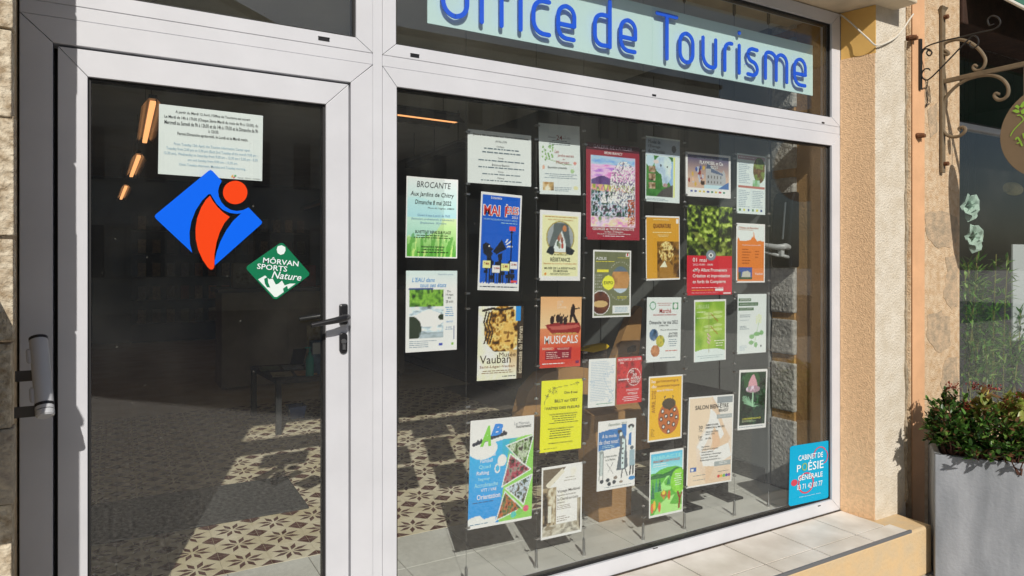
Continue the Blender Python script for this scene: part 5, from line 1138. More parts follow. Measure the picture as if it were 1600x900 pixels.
# ================================================================== INSIDE THE OFFICE
M_WARM = emit('warm_lamp_diffuser', '#ffb070', 1.5)
M_FIX = mat('lamp_housing', (0.008, 0.007, 0.006), 0.35, 0.0)
def lamp(p0, p1, w, label):
    p0, p1 = Vector(p0), Vector(p1); c = (p0 + p1) / 2; d = (p1 - p0); L = d.length / 2; d.normalize(); s = Vector((-d.y, d.x, 0))
    t = thing('pendant_lamp', label, 'lamp', c, 'strip lamps inside the office')
    MB().obox(c + Vector((0, 0, 0.012)), d * L, s * w * 0.26, (0, 0, 0.010)).build('diffuser', M_WARM, t, bevel=0.003)
    for sg_ in (-1, 1):
        MB().obox(c + s * sg_ * w * 0.66 + Vector((0, 0, 0.012)), d * L, s * w * 0.34 * sg_ + Vector((0, 0, -0.030)), (s * sg_ * 0.3 + Vector((0, 0, 0.7))) * 0.002).build('reflector', M_FIX, t)
    MB().obox(c + Vector((0, 0, 0.047)), d * L, s * w * 0.36, (0, 0, 0.012)).build('housing', M_FIX, t)
    for q in (-0.7, 0.7):
        e_ = c + d * L * q; MB().tube([(e_.x, e_.y, e_.z + 0.045), (e_.x, e_.y, ZC)], 0.002, 6).build('wire', M_BLACK, t)
ZL = H + 0.95
def fl(u, v): return PF(u, v, ZL)
lamp(fl(239, 163), fl(226, 224), 0.062, 'nearest strip lamp hanging behind the paper notice')
lamp(fl(217, 246), fl(205, 277), 0.062, 'second strip lamp hanging below and left of the nearest one')
lamp(fl(197, 293), fl(189, 312), 0.062, 'farthest and smallest of the three strip lamps in a row')
lamp(fl(506, 315), fl(471, 327), 0.04, 'short strip lamp glimpsed left of the door stile')
lamp(fl(560, 172), fl(714, 192), 0.11, 'long warm strip lamp above the flea market poster')
q0, q1 = PF(640, 259, ZL + .1), PF(726, 226, ZL + .1)
t = thing('unlit_track', 'dark unlit ceiling track above the flea market poster', 'track', (q0 + q1) / 2)
dd = (q1 - q0); LL = dd.length / 2; dd.normalize()
MB().obox((q0 + q1) / 2, dd * LL, Vector((-dd.y, dd.x, 0)) * 0.05, (0, 0, 0.025)).build('rail', M_FIX, t)
for f_ in (0.1, 0.5, 0.9):
    e_ = q0 + (q1 - q0) * f_; MB().tube([(e_.x, e_.y, e_.z + .02), (e_.x, e_.y, ZC)], 0.003, 6).build('rod', M_BLACK, t)

# door mat
mA, mB_, mC = PF(403, 757, Z_FLOOR), PF(483, 795, Z_FLOOR), PF(303, 826, Z_FLOOR)
ex = (mB_ - mC).normalized(); ey = Vector((-ex.y, ex.x, 0))
mc = mB_ - ex * 0.62 + ey * 0.30 + Vector((0, 0, 0.007))
M_MAT = mat('ribbed_mat', (0.055, 0.055, 0.055), 0.95, var=0.35, vscale=160, bump=1.0, bscale=300)
dm = MB().obox(mc, ex * 0.62, ey * 0.30, (0, 0, 0.006)).build('door_mat', M_MAT, None, (mc.x, mc.y, Z_FLOOR), 0.003)
tag(dm, 'dark grey ribbed door mat on the star tiles behind the door', 'mat')

# low table with leaflets
M_TBL = mat('dark_table', (0.03, 0.032, 0.034), 0.5)
tz = H - 0.887
c0, c1 = PF(431, 593, tz), PF(391, 572, tz)
c2 = c0 + Vector((0.95, -0.10, 0)); c3 = c2 + (c1 - c0)
t = thing('low_table', 'low dark table with leaflets seen through the door', 'table', ((c0 + c3) / 2).xy.to_3d() + Vector((0, 0, Z_FLOOR)))
MB().prism([c0, c2, c3, c1], (0, 0, -0.035)).build('table_top', M_TBL, t, bevel=0.003)
ctr_t = (c0 + c3) / 2
for cc in (c0, c1, c2, c3):
    p = cc + (ctr_t - cc) * 0.05
    bx('leg', M_TBL, t, p.x - 0.02, p.x + 0.02, p.y - 0.02, p.y + 0.02, Z_FLOOR, tz - 0.035)
leafcols = ['#b9b49a', '#8a9a8a', '#c9a27a', '#a5b0b8', '#c9c4b0', '#7a6a5a', '#b07a6a', '#9aa48a']
lpos = ['back left', 'front left', 'back middle', 'front middle', 'back right', 'middle right']
k = 0
for i in range(3):
    for j in range(2):
        p = c0 + (c2 - c0) * (0.10 + 0.19 * i) + (c1 - c0) * (0.25 + 0.45 * j)
        o = MB().obox((p.x, p.y, tz + 0.006), (0.075, -0.01, 0), (0.01, 0.10, 0), (0, 0, 0.005)).build('leaflet_pile', mat('leaflet_%d' % k, leafcols[k], 0.6, var=0.3, vscale=40), None, (p.x, p.y, tz))
        tag(o, 'small pile of leaflets at the ' + ['front', 'back'][j] + ' ' + ['left', 'middle', 'right'][i] + ' of the low table', 'leaflets', 'leaflet piles on the low table'); k += 1
p = PF(484, 587, tz)
t = thing('pump_bottle', 'turquoise pump bottle standing on the low table', 'bottle', p)
M_TURQ = mat('turquoise_plastic', '#4fb8b0', 0.35)
def lathe(c, prof, n=16):
    mb = MB(); mb.tube([(c.x, c.y, c.z + zz) for _, zz in prof], [r for r, _ in prof], n); return mb
lathe(p, [(0.030, 0), (0.031, 0.01), (0.031, 0.13), (0.024, 0.15), (0.012, 0.165)]).build('body', M_TURQ, t, smooth=True)
lathe(p, [(0.013, 0.165), (0.013, 0.185), (0.005, 0.187), (0.005, 0.215), (0.010, 0.216), (0.010, 0.224)], 10).box(p.x - 0.035, p.x, p.y - 0.006, p.y + 0.006, p.z + 0.216, p.z + 0.224).build('pump', M_TURQ, t, smooth=True)
p = PF(503, 585, tz) + Vector((0, 0.06, 0))
t = thing('brochure_box', 'upright cardboard brochure display beside the pump bottle', 'display box', p)
MB().box(p.x - 0.07, p.x + 0.10, p.y - 0.03, p.y + 0.06, tz, tz + 0.26).build('box', mat('brochure_blue', '#6a86a5', 0.6, var=0.4, vscale=22), t)
MB().box(p.x - 0.09, p.x + 0.10, p.y + 0.061, p.y + 0.066, tz, tz + 0.38).build('header', mat('brochure_photo', '#7a6a3a', 0.6, col2='#c9c4b0', vscale=25), t)
MB().box(p.x - 0.065, p.x + 0.095, p.y - 0.033, p.y - 0.0305, tz + 0.16, tz + 0.25).build('label', mat('brochure_white', '#c9d2d8', 0.6), t)
p = PF(466, 572, tz) + Vector((0, 0.0, 0))
t = thing('tablet_stand', 'black tilted tablet stand on the low table', 'stand', p)
MB().obox((p.x, p.y, tz + 0.075), (0.06, 0.02, 0), (0.01, -0.03, 0.075), (0.0, 0.004, 0.002)).obox((p.x, p.y + 0.03, tz + 0.006), (0.06, 0, 0), (0, 0.06, 0), (0, 0, 0.005)).build('plate', M_BLACK, t)
p = PF(466, 655, Z_FLOOR)
t = thing('blue_bin', 'small blue bin on the floor under the low table', 'bin', p)
b = MB(); b.add([(p.x + sx * r, p.y + 0.08 + sy * r, Z_FLOOR + zz) for zz, r in ((0, 0.055), (0.10, 0.07)) for sx, sy in ((-1, -1), (1, -1), (1, 1), (-1, 1))], [(0, 1, 2, 3), (0, 4, 5, 1), (1, 5, 6, 2), (2, 6, 7, 3), (3, 7, 4, 0)])
b.build('body', mat('blue_plastic', '#2458a8', 0.4), t); MB().tube([(p.x + a * .071, p.y + .08 + b2 * .071, Z_FLOOR + .1) for a, b2 in ((-1, -1), (1, -1), (1, 1), (-1, 1))], 0.005, 6, closed=True).build('rim', mat('blue_plastic', '#2458a8'), t)
# counter and shelves far back
t = thing('reception_counter', 'pale wooden reception counter in the dim back of the office', 'counter', (1.9, 5.3, Z_FLOOR))
for kx in range(3): MB().box(0.92 + 0.66 * kx, 1.577 + 0.66 * kx, 5.2, 5.25, Z_FLOOR + 0.02, Z_FLOOR + 1.0).build('front_panel', mat('counter_wood', (0.50, 0.46, 0.38), 0.6, var=0.1), t)
MB().box(0.88, 2.94, 5.14, 5.8, Z_FLOOR + 1.0, Z_FLOOR + 1.04).build('top', mat('counter_top', (0.12, 0.12, 0.12), 0.4), t)
for kx in (0.925, 2.85): MB().box(kx, kx + 0.05, 5.252, 5.75, Z_FLOOR, Z_FLOOR + 1.0).build('side_panel', mat('counter_wood', (0.2, 0.2, 0.2)), t)
t = thing('brochure_rack', 'dark brochure rack with rows of leaflets against the back wall', 'rack', (1.3, 10.2, Z_FLOOR))
MB().box(0.2, 3.0, 10.36, 10.44, Z_FLOOR, Z_FLOOR + 2.1).build('back_panel', M_TBL, t)
r2 = random.Random(5)
for j in range(5):
    MB().box(0.2, 3.0, 10.14, 10.36, Z_FLOOR + 0.3 + j * 0.38, Z_FLOOR + 0.32 + j * 0.38).build('shelf', M_TBL, t)
    for i in range(13):
        x = 0.28 + i * 0.21; zz = Z_FLOOR + 0.321 + j * 0.38
        kx = r2.randrange(8); MB().box(x, x + 0.12, 10.24, 10.27, zz, zz + 0.22).build('leaflet', mat('leaflet_%d' % kx, leafcols[kx], 0.6), t)

for kx, (x, wdt, hgt, cc, lab) in enumerate(((1.05, .30, .26, '#8a8a7a', 'pale storage box at the left end of the reception counter'), (1.45, .22, .30, '#3a4a6a', 'blue file box on the reception counter'), (1.75, .16, .24, '#8a2a24', 'red brochure holder on the reception counter'), (2.05, .34, .28, '#4a4a44', 'grey screen on the reception counter'))):
    t = thing(('storage_box', 'file_box', 'brochure_holder', 'computer_screen')[kx], lab, ('box', 'box', 'holder', 'screen')[kx], (x + wdt / 2, 5.4, Z_FLOOR + 1.04))
    MB().box(x, x + wdt, 5.35, 5.5, Z_FLOOR + 1.04, Z_FLOOR + 1.04 + hgt).build('body', mat('counter_item_%d' % kx, cc, .6), t, bevel=.004); MB().box(x + .03, x + wdt - .03, 5.346, 5.3495, Z_FLOOR + 1.08, Z_FLOOR + 1.0 + hgt).build('face', mat('counter_face_%d' % kx, cc, .5, var=.5, vscale=30), t)
# hand gel dispenser on the side wall
p = Vector((IXR, 0.27, H - 0.02))
t = thing('gel_dispenser', 'black wall-mounted hand gel dispenser with grey elbow lever', 'dispenser', (3.30, 0.27, H - 0.03))
MB().prism([(3.342, 0.20, H - 0.03), (3.262, 0.20, H - 0.03), (3.248, 0.20, H + 0.12), (3.275, 0.20, H + 0.36), (3.295, 0.20, H + 0.40), (3.342, 0.20, H + 0.40)], (0, 0.13, 0)).build('body', mat('black_plastic', (0.012, 0.013, 0.016), 0.25), t, bevel=0.012)
MB().prism([(3.247, 0.235, H + 0.13), (3.270, 0.235, H + 0.34), (3.268, 0.24, H + 0.34), (3.244, 0.24, H + 0.13)], (0, 0.006, 0)).build('gloss_strip', mat('grey_strip', '#6a6f74', 0.3), t)
LV = mat('lever_grey', '#b4b7b8', 0.35)
lz = H + 0.085
MB().tube([(3.26, 0.215, lz), (3.21, 0.195, lz + .005), (3.185, 0.19, lz), (3.165, 0.215, lz - .0), (3.155, 0.30, lz + .012), (3.15, 0.37, lz + .02)], [0.017, 0.017, 0.018, 0.016, 0.014, 0.013], 10).build('lever', LV, t, smooth=True)
MB().tube([(3.26, 0.215, lz - .055), (3.21, 0.20, lz - .05), (3.175, 0.22, lz - .045), (3.16, 0.32, lz - .02), (3.15, 0.37, lz + .0)], [0.009] * 5, 10).build('lever_brace', LV, t, smooth=True)
MB().obox((3.188, 0.205, lz - 0.026), (0.012, 0, 0), (0, 0.014, 0), (0, 0, 0.028)).build('lever_pad', LV, t, bevel=0.004)

# brown cardboard stand behind the third poster column
M_CARD = mat('brown_cardboard', '#a9804f', 0.85, var=0.08, vscale=9)
t = thing('cardboard_stand', 'large curved brown cardboard stand behind the middle posters', 'stand', PF(955, 812, Z_FLOOR))
yb = PF(955, 812, Z_FLOOR).y
MB().prism([P(930, 650, yb), P(992, 640, yb), P(986, 800, yb), (P(986, 800, yb).x, yb, Z_FLOOR), (P(936, 800, yb).x, yb, Z_FLOOR)], (0, 0.16, 0)).build('foot_panel', M_CARD, t, bevel=0.002)
y2 = yb + 0.05
arcp = [(818, 700), (816, 650), (826, 612), (850, 585), (890, 572), (940, 578), (985, 606), (1008, 650), (1016, 700)]
inn = [(992, 705), (984, 668), (962, 636), (930, 618), (892, 614), (862, 626), (848, 650), (846, 700)]
MB().prism([P(u, v, y2) for u, v in arcp + inn], (0, 0.10, 0)).build('arch', M_CARD, t, bevel=0.002)
MB().prism([P(u, v, y2 + .02) for u, v in [(950, 590), (968, 540), (985, 495), (1000, 478), (1004, 482), (1000, 540), (992, 612)]], (0, 0.05, 0)).build('upright', M_CARD, t, bevel=0.002)
MB().prism([P(u, v, y2 - .012) for u, v in [(986, 545), (994, 540), (994, 548), (986, 553)]], (0, 0.03, 0)).build('slot', mat('card_slot', '#5a4426'), t)
MB().prism([P(u, v, y2 - .03) for u, v in [(908, 548), (925, 541), (948, 537), (953, 541), (948, 546), (928, 551)]], (0, 0.05, 0)).build('yellow_tab', mat('yellow_card', '#e6c21c', 0.6), t, bevel=0.003)
MB().prism([P(u, v, y2 + .02) for u, v in [(912, 548), (948, 546), (950, 590), (910, 590)]], (0, 0.03, 0)).build('tab_support', mat('dark_card', '#3a2c1c', 0.8), t)

# black metal stand behind the fifth column
pb = PF(1136, 776, Z_FLOOR)
t = thing('metal_stand', 'low black metal stand on splayed feet behind the wellness poster', 'stand', pb)
zt_ = Z_FLOOR + 0.565
x0_, x1_ = pb.x - 0.36, pb.x + 0.03
MB().box(x0_, x1_, pb.y - 0.02, pb.y + 0.34, zt_, zt_ + 0.022).build('top', M_BLACK, t, bevel=0.002)
MB().box(x1_ - 0.06, x1_ - 0.02, pb.y + 0.0, pb.y + 0.06, Z_FLOOR + 0.012, zt_).build('post', M_BLACK, t)
MB().box(x0_ + 0.02, x0_ + 0.06, pb.y + 0.0, pb.y + 0.06, Z_FLOOR + 0.012, zt_).build('post', M_BLACK, t)
MB().box(x0_ - 0.02, x1_ - 0.06, pb.y + 0.018, pb.y + 0.044, Z_FLOOR + 0.06, Z_FLOOR + 0.085).build('crossbar', M_BLACK, t)
for xx in (x0_ + 0.04, x1_ - 0.04):
    MB().prism([(xx - 0.06, pb.y - 0.07, Z_FLOOR), (xx + 0.06, pb.y - 0.07, Z_FLOOR), (xx + 0.035, pb.y + 0.2, Z_FLOOR), (xx - 0.035, pb.y + 0.2, Z_FLOOR)], (0, 0, 0.012)).build('foot', M_BLACK, t)

# ================================================================== RIGHT OF THE SHOP
# white cable looped across the reveal
wp = [P(1313, 23, -0.004), P(1318, 26, -0.03), P(1330, 36, -0.075), P(1345, 50, -0.125), P(1356, 60, -0.165), P(1369, 71, -0.184), P(1385, 67, -0.184), P(1400, 58, -0.182), P(1412, 44, -0.18), P(1420, 32, -0.178), P(1427, 22, -0.175)]
def smooth_pts(pts, n=5):
    out = []
    for i in range(len(pts) - 1):
        p0, p1, p2, p3 = pts[max(i - 1, 0)], pts[i], pts[i + 1], pts[min(i + 2, len(pts) - 1)]
        for k in range(n):
            t = k / n
            out.append(0.5 * ((2 * p1) + (p2 - p0) * t + (2 * p0 - 5 * p1 + 4 * p2 - p3) * t * t + (3 * p1 - p0 - 3 * p2 + p3) * t ** 3))
    return out + [pts[-1]]
c = MB().tube(smooth_pts(wp), 0.0042, 8).build('loose_cable', mat('white_cable', '#dcd6c8', 0.5), None, wp[5], smooth=True)
tag(c, 'loose white cable sagging across the pilaster top', 'cable')
M_RUST = mat('rusty_iron', '#6a4226', 0.85, var=0.35, vscale=60, bump=0.5)
for (u, v, lab) in ((1422, 59, 'rusty iron stub on the pilaster beside the white cable'), (1434, 212, 'small rusty hinge pin low on the peach strip')):
    p = P(u, v, YNW - 0.012)
    o = MB().tube([p + Vector((0, 0.03, 0)), p, p + Vector((0.012, -0.03, 0))], [0.014, 0.016, 0.011], 8).obox(p + Vector((0.02, -0.01, 0.0)), (0.022, 0, 0), (0, 0.012, 0), (0, 0, 0.009)).build('iron_stub', M_RUST, None, p)
    tag(o, lab, 'iron stub', 'rusty iron stubs on the wall')

# wrought iron bracket with hanging round sign
XB = 4.116
M_IRON = mat('taupe_painted_iron', '#7a6b55', 0.5, var=0.12, vscale=30)
YW = YNW
q8 = lambda x, y: (1420 + x / 3, y / 3)
def pxs(pts, X=XB): return [PX(*q8(x, y), X) for x, y in pts]
top_b, bot_b = P(1469, 8, YW - 0.012), P(1471, 270, YW - 0.012)
br = thing('sign_bracket', 'taupe wrought iron scroll bracket projecting from the wall', 'bracket', bot_b)
XBc = XB
MB().box(XBc - 0.016, XBc + 0.016, YW - 0.022, YW - 0.006, bot_b.z, top_b.z).build('wall_bar', M_IRON, br, bevel=0.003)
for zz in (bot_b.z + 0.05, top_b.z - 0.07):
    MB().tube([(XBc, YW - 0.045, zz), (XBc, YW + 0.01, zz)], [0.013, 0.013], 6).build('bolt', M_RUST, br)
MB().prism([(XBc - .03, YW - .03, top_b.z - .01), (XBc + .03, YW - .03, top_b.z - .01), (XBc + .016, YW - .01, top_b.z - .05), (XBc - .016, YW - .01, top_b.z - .05)], (0, 0.02, 0)).build('bar_end', M_IRON, br)
za = PX(*q8(152, 385), XB); zb_ = PX(*q8(538, 300), XB)
dirn = (zb_ - za).normalized()
tip = Vector((XB, -1.12, za.z))
MB().obox(((XB), (YW + tip.y) / 2 - 0.005, za.z), (0.010, 0, 0), (0, abs(tip.y - YW) / 2, 0), (0, 0, 0.013)).build('arm', M_IRON, br, bevel=0.003)
s_low = [(152, 560), (158, 600), (178, 632), (210, 642), (240, 636), (262, 618), (264, 602), (252, 596), (236, 602), (240, 614)]
s_low_up = [(152, 560), (152, 520), (168, 470), (200, 425), (250, 385), (310, 360), (380, 352), (430, 366), (462, 400), (466, 438), (448, 462), (420, 468), (402, 452), (408, 438), (426, 442)]
s_top = [(165, 232), (176, 240), (186, 248), (182, 256), (162, 252), (152, 235), (160, 212), (190, 194), (235, 186), (285, 198), (330, 232), (358, 275), (354, 308), (336, 328), (314, 330), (302, 318), (308, 306), (322, 312)]
def scroll(name, pts, r, parent, X=XB, m=M_IRON):
    pp = smooth_pts(pxs(pts, X), 4); k = len(pp)
    return MB().tube(pp, [r * (0.75 if (i < 3 or i > k - 4) else 1) for i in range(k)], 8).build(name, m, parent, smooth=True)
scroll('lower_scroll', s_low[::-1] + s_low_up[1:], 0.0095, br); scroll('upper_scroll', s_top, 0.009, br)
X2 = 3.88
p1, p2 = P(1438, 61, YW - 0.012), P(1438, 140, YW - 0.012)
bk = thing('small_bracket', 'thin black wrought iron bracket with curled ends beside the taupe one', 'bracket', p2)
M_BIRON = mat('black_wrought_iron', (0.02, 0.018, 0.016), 0.5)
MB().box(p1.x - 0.010, p1.x + 0.010, YW - 0.018, YW - 0.006, p2.z, p1.z).build('wall_bar', M_BIRON, bk)
X2 = p1.x
scroll('top_arm', [(100, 240), (90, 236), (84, 250), (96, 262), (108, 248), (96, 232), (72, 232), (56, 262), (60, 240), (90, 215), (160, 192), (250, 172), (340, 150), (400, 136), (428, 112), (420, 84), (392, 74), (370, 92), (378, 118), (400, 112)], 0.0042, bk, X2, M_BIRON)
scroll('brace', [(100, 330), (92, 322), (72, 326), (60, 352), (76, 374), (104, 364), (180, 288), (260, 205), (300, 168), (322, 178), (326, 205), (306, 224), (284, 210), (290, 196)], 0.0042, bk, X2, M_BIRON)
o = MB().tube(smooth_pts([P(1450, 125, YW - .01), P(1448, 145, YW - .012), P(1450, 158, YW - .012), P(1447, 165, YW - .012), P(1452, 162, YW - .012)], 4), 0.0028, 6).build('wire_hook', M_BIRON, None, P(1450, 160, YW))
tag(o, 'bent wire hook hanging on the wall below the black bracket', 'hook')
# round sign
cyc, czc, R_ = -0.712, H + 0.670, 0.25
rsn = thing('round_sign', 'round taupe hanging sign with pale green plant drawing', 'sign', (XB, cyc, czc - R_))
MB().prism([(XB - 0.008, cyc + R_ * math.cos(a), czc + R_ * math.sin(a)) for a in [k * math.pi / 32 for k in range(64)]], (0.016, 0, 0)).build('disc', mat('taupe_board', '#86735a', 0.6, var=0.06, vscale=10), rsn, bevel=0.002)
for yy in (-0.14, 0.14):
    MB().tube([(XB, cyc + yy, czc + math.sqrt(R_ ** 2 - yy ** 2) - 0.01), (XB, cyc + yy, za.z - 0.01)], 0.003, 6).build('hanger', M_IRON, rsn)
M_LIME = mat('lime_paint', '#9ccf4a', 0.6)
XS = XB - 0.0105
def strip_poly(pts, wd):
    pp = smooth_pts(pxs(pts, XS), 4); L = []; R2 = []
    for i, p in enumerate(pp):
        d = (pp[min(i + 1, len(pp) - 1)] - pp[max(i - 1, 0)]).normalized(); nn = Vector((0, -d.z, d.y)); L.append(p + nn * wd); R2.append(p - nn * wd)
    b = MB(); n = len(pp); b.add(L + R2, [(i, i + 1, n + i + 1, n + i) for i in range(n - 1)]); return b
b = strip_poly([(476, 638), (490, 612), (520, 580), (538, 560), (524, 540), (508, 542)], 0.0025)
for q in ([(484, 520), (500, 512), (516, 516), (520, 526), (505, 530)], [(495, 500), (508, 490), (520, 500), (515, 512)], [(520, 500), (532, 480), (545, 470), (545, 495), (530, 505)], [(524, 520), (545, 505), (548, 530), (530, 535)]):
    pp = pxs(q, XS - 0.0005); b.add(pp, [tuple(range(len(pp)))])
b.build('plant_drawing', M_LIME, rsn)
b = strip_poly([(500, 655), (512, 645), (532, 684)], 0.004); bb2 = strip_poly([(506, 672), (518, 668), (528, 662)], 0.003); b.add(bb2.v, bb2.f)
b2_ = strip_poly([(535, 625), (545, 650), (560, 618)], 0.004); b.add(b2_.v, b2_.f); b.build('lettering', M_LIME, rsn)

# ---- neighbour shop
NX0, NX1 = 4.345, 7.2
M_NGREY = mat('neighbour_grey_wall', (0.16, 0.165, 0.16), 0.8, var=0.05)
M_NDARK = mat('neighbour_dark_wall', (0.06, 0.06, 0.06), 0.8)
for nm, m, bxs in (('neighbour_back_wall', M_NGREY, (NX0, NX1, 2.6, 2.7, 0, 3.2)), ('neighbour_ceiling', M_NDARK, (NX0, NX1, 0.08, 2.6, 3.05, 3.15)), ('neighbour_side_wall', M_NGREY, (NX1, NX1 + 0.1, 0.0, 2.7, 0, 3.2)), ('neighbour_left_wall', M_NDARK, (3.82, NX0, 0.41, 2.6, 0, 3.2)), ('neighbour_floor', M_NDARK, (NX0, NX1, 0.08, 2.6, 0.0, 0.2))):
    o = bx(nm, m, None, *bxs); tag(o, nm.replace('_', ' ') + ' inside the shop on the right', kind='structure')
nf = thing('neighbour_window', 'dark glazed window of the neighbouring shop with a white crossbar', 'window', (5.5, 0.0, 0.2))
zr = P(1510, 195, 0.0).z
bx('crossbar', M_ALU, nf, NX0, NX1, 0.0, 0.06, zr - 0.022, zr + 0.012, 0.002)
bx('pane', M_GLASS, nf, NX0, NX1, 0.024, 0.030, 0.62, zr - 0.0225)
bx('pane', M_GLASS, nf, NX0, NX1, 0.024, 0.030, zr + 0.0125, 3.02)
bx('side_frame', mat('dark_frame', (0.03, 0.03, 0.03), 0.5), nf, NX0 + 0.0005, NX0 + 0.035, -0.001, 0.062, 0.2, 3.02)
bx('stall_riser', M_NWALL, nf, NX0, NX1, -0.10, 0.07, 0.0, 0.618)
bm_ = bx('wood_beam', mat('dark_old_wood', '#3a2417', 0.85, var=0.3, vscale=12, bump=0.6), None, NX0 + 0.0, NX1, -0.16, 0.25, 3.03, 3.32, 0.01)
tag(bm_, 'dark wooden beam above the neighbouring shop window', 'beam')
aw = thing('awning', 'dark green awning corner with white edging over the neighbouring shop', 'awning', (5.7, -0.17, 3.28))
sl_ = (2.994 - 3.08) / (-0.494 + 0.40)
y_in, z_in, y_out = -0.175, 3.08 + 0.225 * 0.91, -0.72
z_out = z_in - (y_in - y_out) * 0.91
MB().prism([(NX0 + 0.02, y_in, z_in), (NX0 + 0.02, y_out, z_out), (NX0 + 0.02, y_out, z_out + 0.02), (NX0 + 0.02, y_in, z_in + 0.02)], (2.8, 0, 0)).build('canopy', mat('green_canvas', '#2f6a58', 0.8, var=0.05), aw)
MB().tube([(NX0 + 0.018, y_in, z_in + 0.004), (NX0 + 0.018, y_out, z_out + 0.004)], 0.010, 8).build('white_edge', mat('white_piping', '#d8d8d0', 0.6), aw)
MB().tube([(NX0 + 0.02, y_out, z_out + 0.01), (NX1 - 0.08, y_out, z_out + 0.01)], 0.02, 8).build('front_bar', M_ALU, aw)

# paper flowers hanging in the neighbour window
M_PF = mat('pale_green_paper', '#b9d2c4', 0.8, var=0.08, vscale=30)
def crumpled(c, r, seed):
    rg = random.Random(seed); b = MB()
    for k in range(11):
        a = k * 2.4; tilt = 0.2 + 0.09 * k; L = r * (0.6 + 0.045 * k)
        d = Vector((math.cos(a) * math.sin(tilt), -math.cos(tilt) * 0.6, math.sin(a) * math.sin(tilt))).normalized()
        s = d.cross(Vector((0.2, 1, 0.1))).normalized(); n2 = d.cross(s)
        pts = []
        for (i, j, kk) in ((0, -.12, 0), (0, .12, 0), (.5, -.55, .12), (.5, 0, .22), (.5, .55, .10), (.95, -.42, .05), (1.0, .05, .2), (.92, .45, -.02)):
            pts.append(c + d * (L * i) + s * (L * j) + n2 * (L * kk) + Vector((rg.uniform(-1, 1), rg.uniform(-1, 1), rg.uniform(-1, 1))) * r * 0.06)
        b.add(pts, [(0, 1, 3), (0, 3, 2), (1, 4, 3), (2, 3, 6, 5), (3, 4, 7, 6)])
    return b
for i, (u, v, lab) in enumerate(((1507, 322, 'upper pale paper flower hanging in the neighbouring window'), (1513, 369, 'lower pale paper flower hanging in the neighbouring window'))):
    c = P(u, v, 0.12)
    t = thing('paper_flower', lab, 'paper flower', c, 'paper flowers in the neighbouring window')
    crumpled(c, 0.105, i).build('petals', M_PF, t)
    MB().tube([c, (c.x, c.y, 3.05)], 0.0012, 5).build('thread', M_BLACK, t)
M_COIL = mat('straw_coil', '#d8c894', 0.7, var=0.1, vscale=40)
for i, (u, v, r, L, lab) in enumerate(((1583, 295, 0.045, 0.17, 'ribbed straw lantern ring under the round sign'), (1524, 369, 0.055, 0.06, 'small straw ring ornament behind the lower paper flower'))):
    c = P(u, v, 0.22 if i == 0 else 0.2)
    t = thing('straw_ornament', lab, 'ornament', c, 'straw ornaments in the neighbouring window')
    for k in range(15 if i == 0 else 9):
        a = k / (14 if i == 0 else 8) * 2 - 1
        cc = c + Vector((a * L * 0.75, a * 0.02, 0)); rr2 = r * (1 - 0.25 * a * a)
        MB().tube([cc + Vector((0.012 * math.cos(q), rr2 * math.cos(q), rr2 * math.sin(q))) for q in [j * math.pi / 8 for j in range(16)]], 0.004, 5, closed=True).build('hoop', M_COIL, t)
    MB().tube([(c.x, c.y, c.z + r - .004), (c.x, c.y, 3.05)], 0.0012, 5).build('thread', M_BLACK, t)
p = P(1562, 470, 1.2)
t = thing('pull_handle', 'steel pull handle on an inner door of the neighbouring shop', 'handle', p)
MB().tube(smooth_pts([p + Vector((-.15, .05, .12)), p + Vector((-.06, 0, .17)), p + Vector((.03, 0, .15)), p + Vector((.05, 0, -.1)), p + Vector((.02, 0, -.18)), p + Vector((-.1, .05, -.2))], 4), 0.018, 8).build('grip', M_CHROME, t, smooth=True)
MB().box(p.x - 0.16, p.x + 0.6, 1.26, 1.30, 0.2, 2.4).build('door_leaf', M_NGREY, t)
wc = bx('wall_card', mat('white_card', '#cfd6d8', 0.6), None, 5.98, 6.30, 0.30, 0.31, 1.0, 1.75); tag(wc, 'white card panel at the right edge inside the neighbouring window', 'card')
sb = MB().box(wc.location.x - .05, wc.location.x + .05, .31, .36, 0.2, 1.4).build('post', M_NDARK, wc)

# ---- plants
def leaves(points, length, width, cols, rg, up=0.3, fold=0.25):
    """points: list of (pos, outward dir); returns mesh builder plus per-vertex colours"""
    V, Fc, Cc = [], [], []
    for p, d in points:
        d = (d + Vector((rg.uniform(-.6, .6), rg.uniform(-.6, .6), rg.uniform(-.4, .6) + up))).normalized()
        s = d.cross(Vector((rg.uniform(-.3, .3), rg.uniform(-.3, .3), 1))).normalized(); n = s.cross(d).normalized()
        L = length * rg.uniform(.65, 1.25); w = width * rg.uniform(.75, 1.2)
        o = len(V); droop = rg.uniform(0, .3)
        for (i, j, k) in ((0, 0, 0), (.35, -.5, fold * .5), (.35, 0, 0), (.35, .5, fold * .5), (.75, -.36, fold * .3 - droop * .15), (.75, 0, -droop * .15), (.75, .36, fold * .3 - droop * .15), (1, 0, -droop * .4)):
            V.append(p + d * L * i + s * w * j + n * w * k * 1.5)
        Fc += [tuple(x + o for x in f) for f in ((0, 2, 1), (0, 3, 2), (1, 2, 5, 4), (2, 3, 6, 5), (4, 5, 7), (5, 6, 7))]
        c = np.array(hexc(rg.choice(cols))) * rg.uniform(.9, 1.6); Cc += [c] * 8
    return V, Fc, Cc
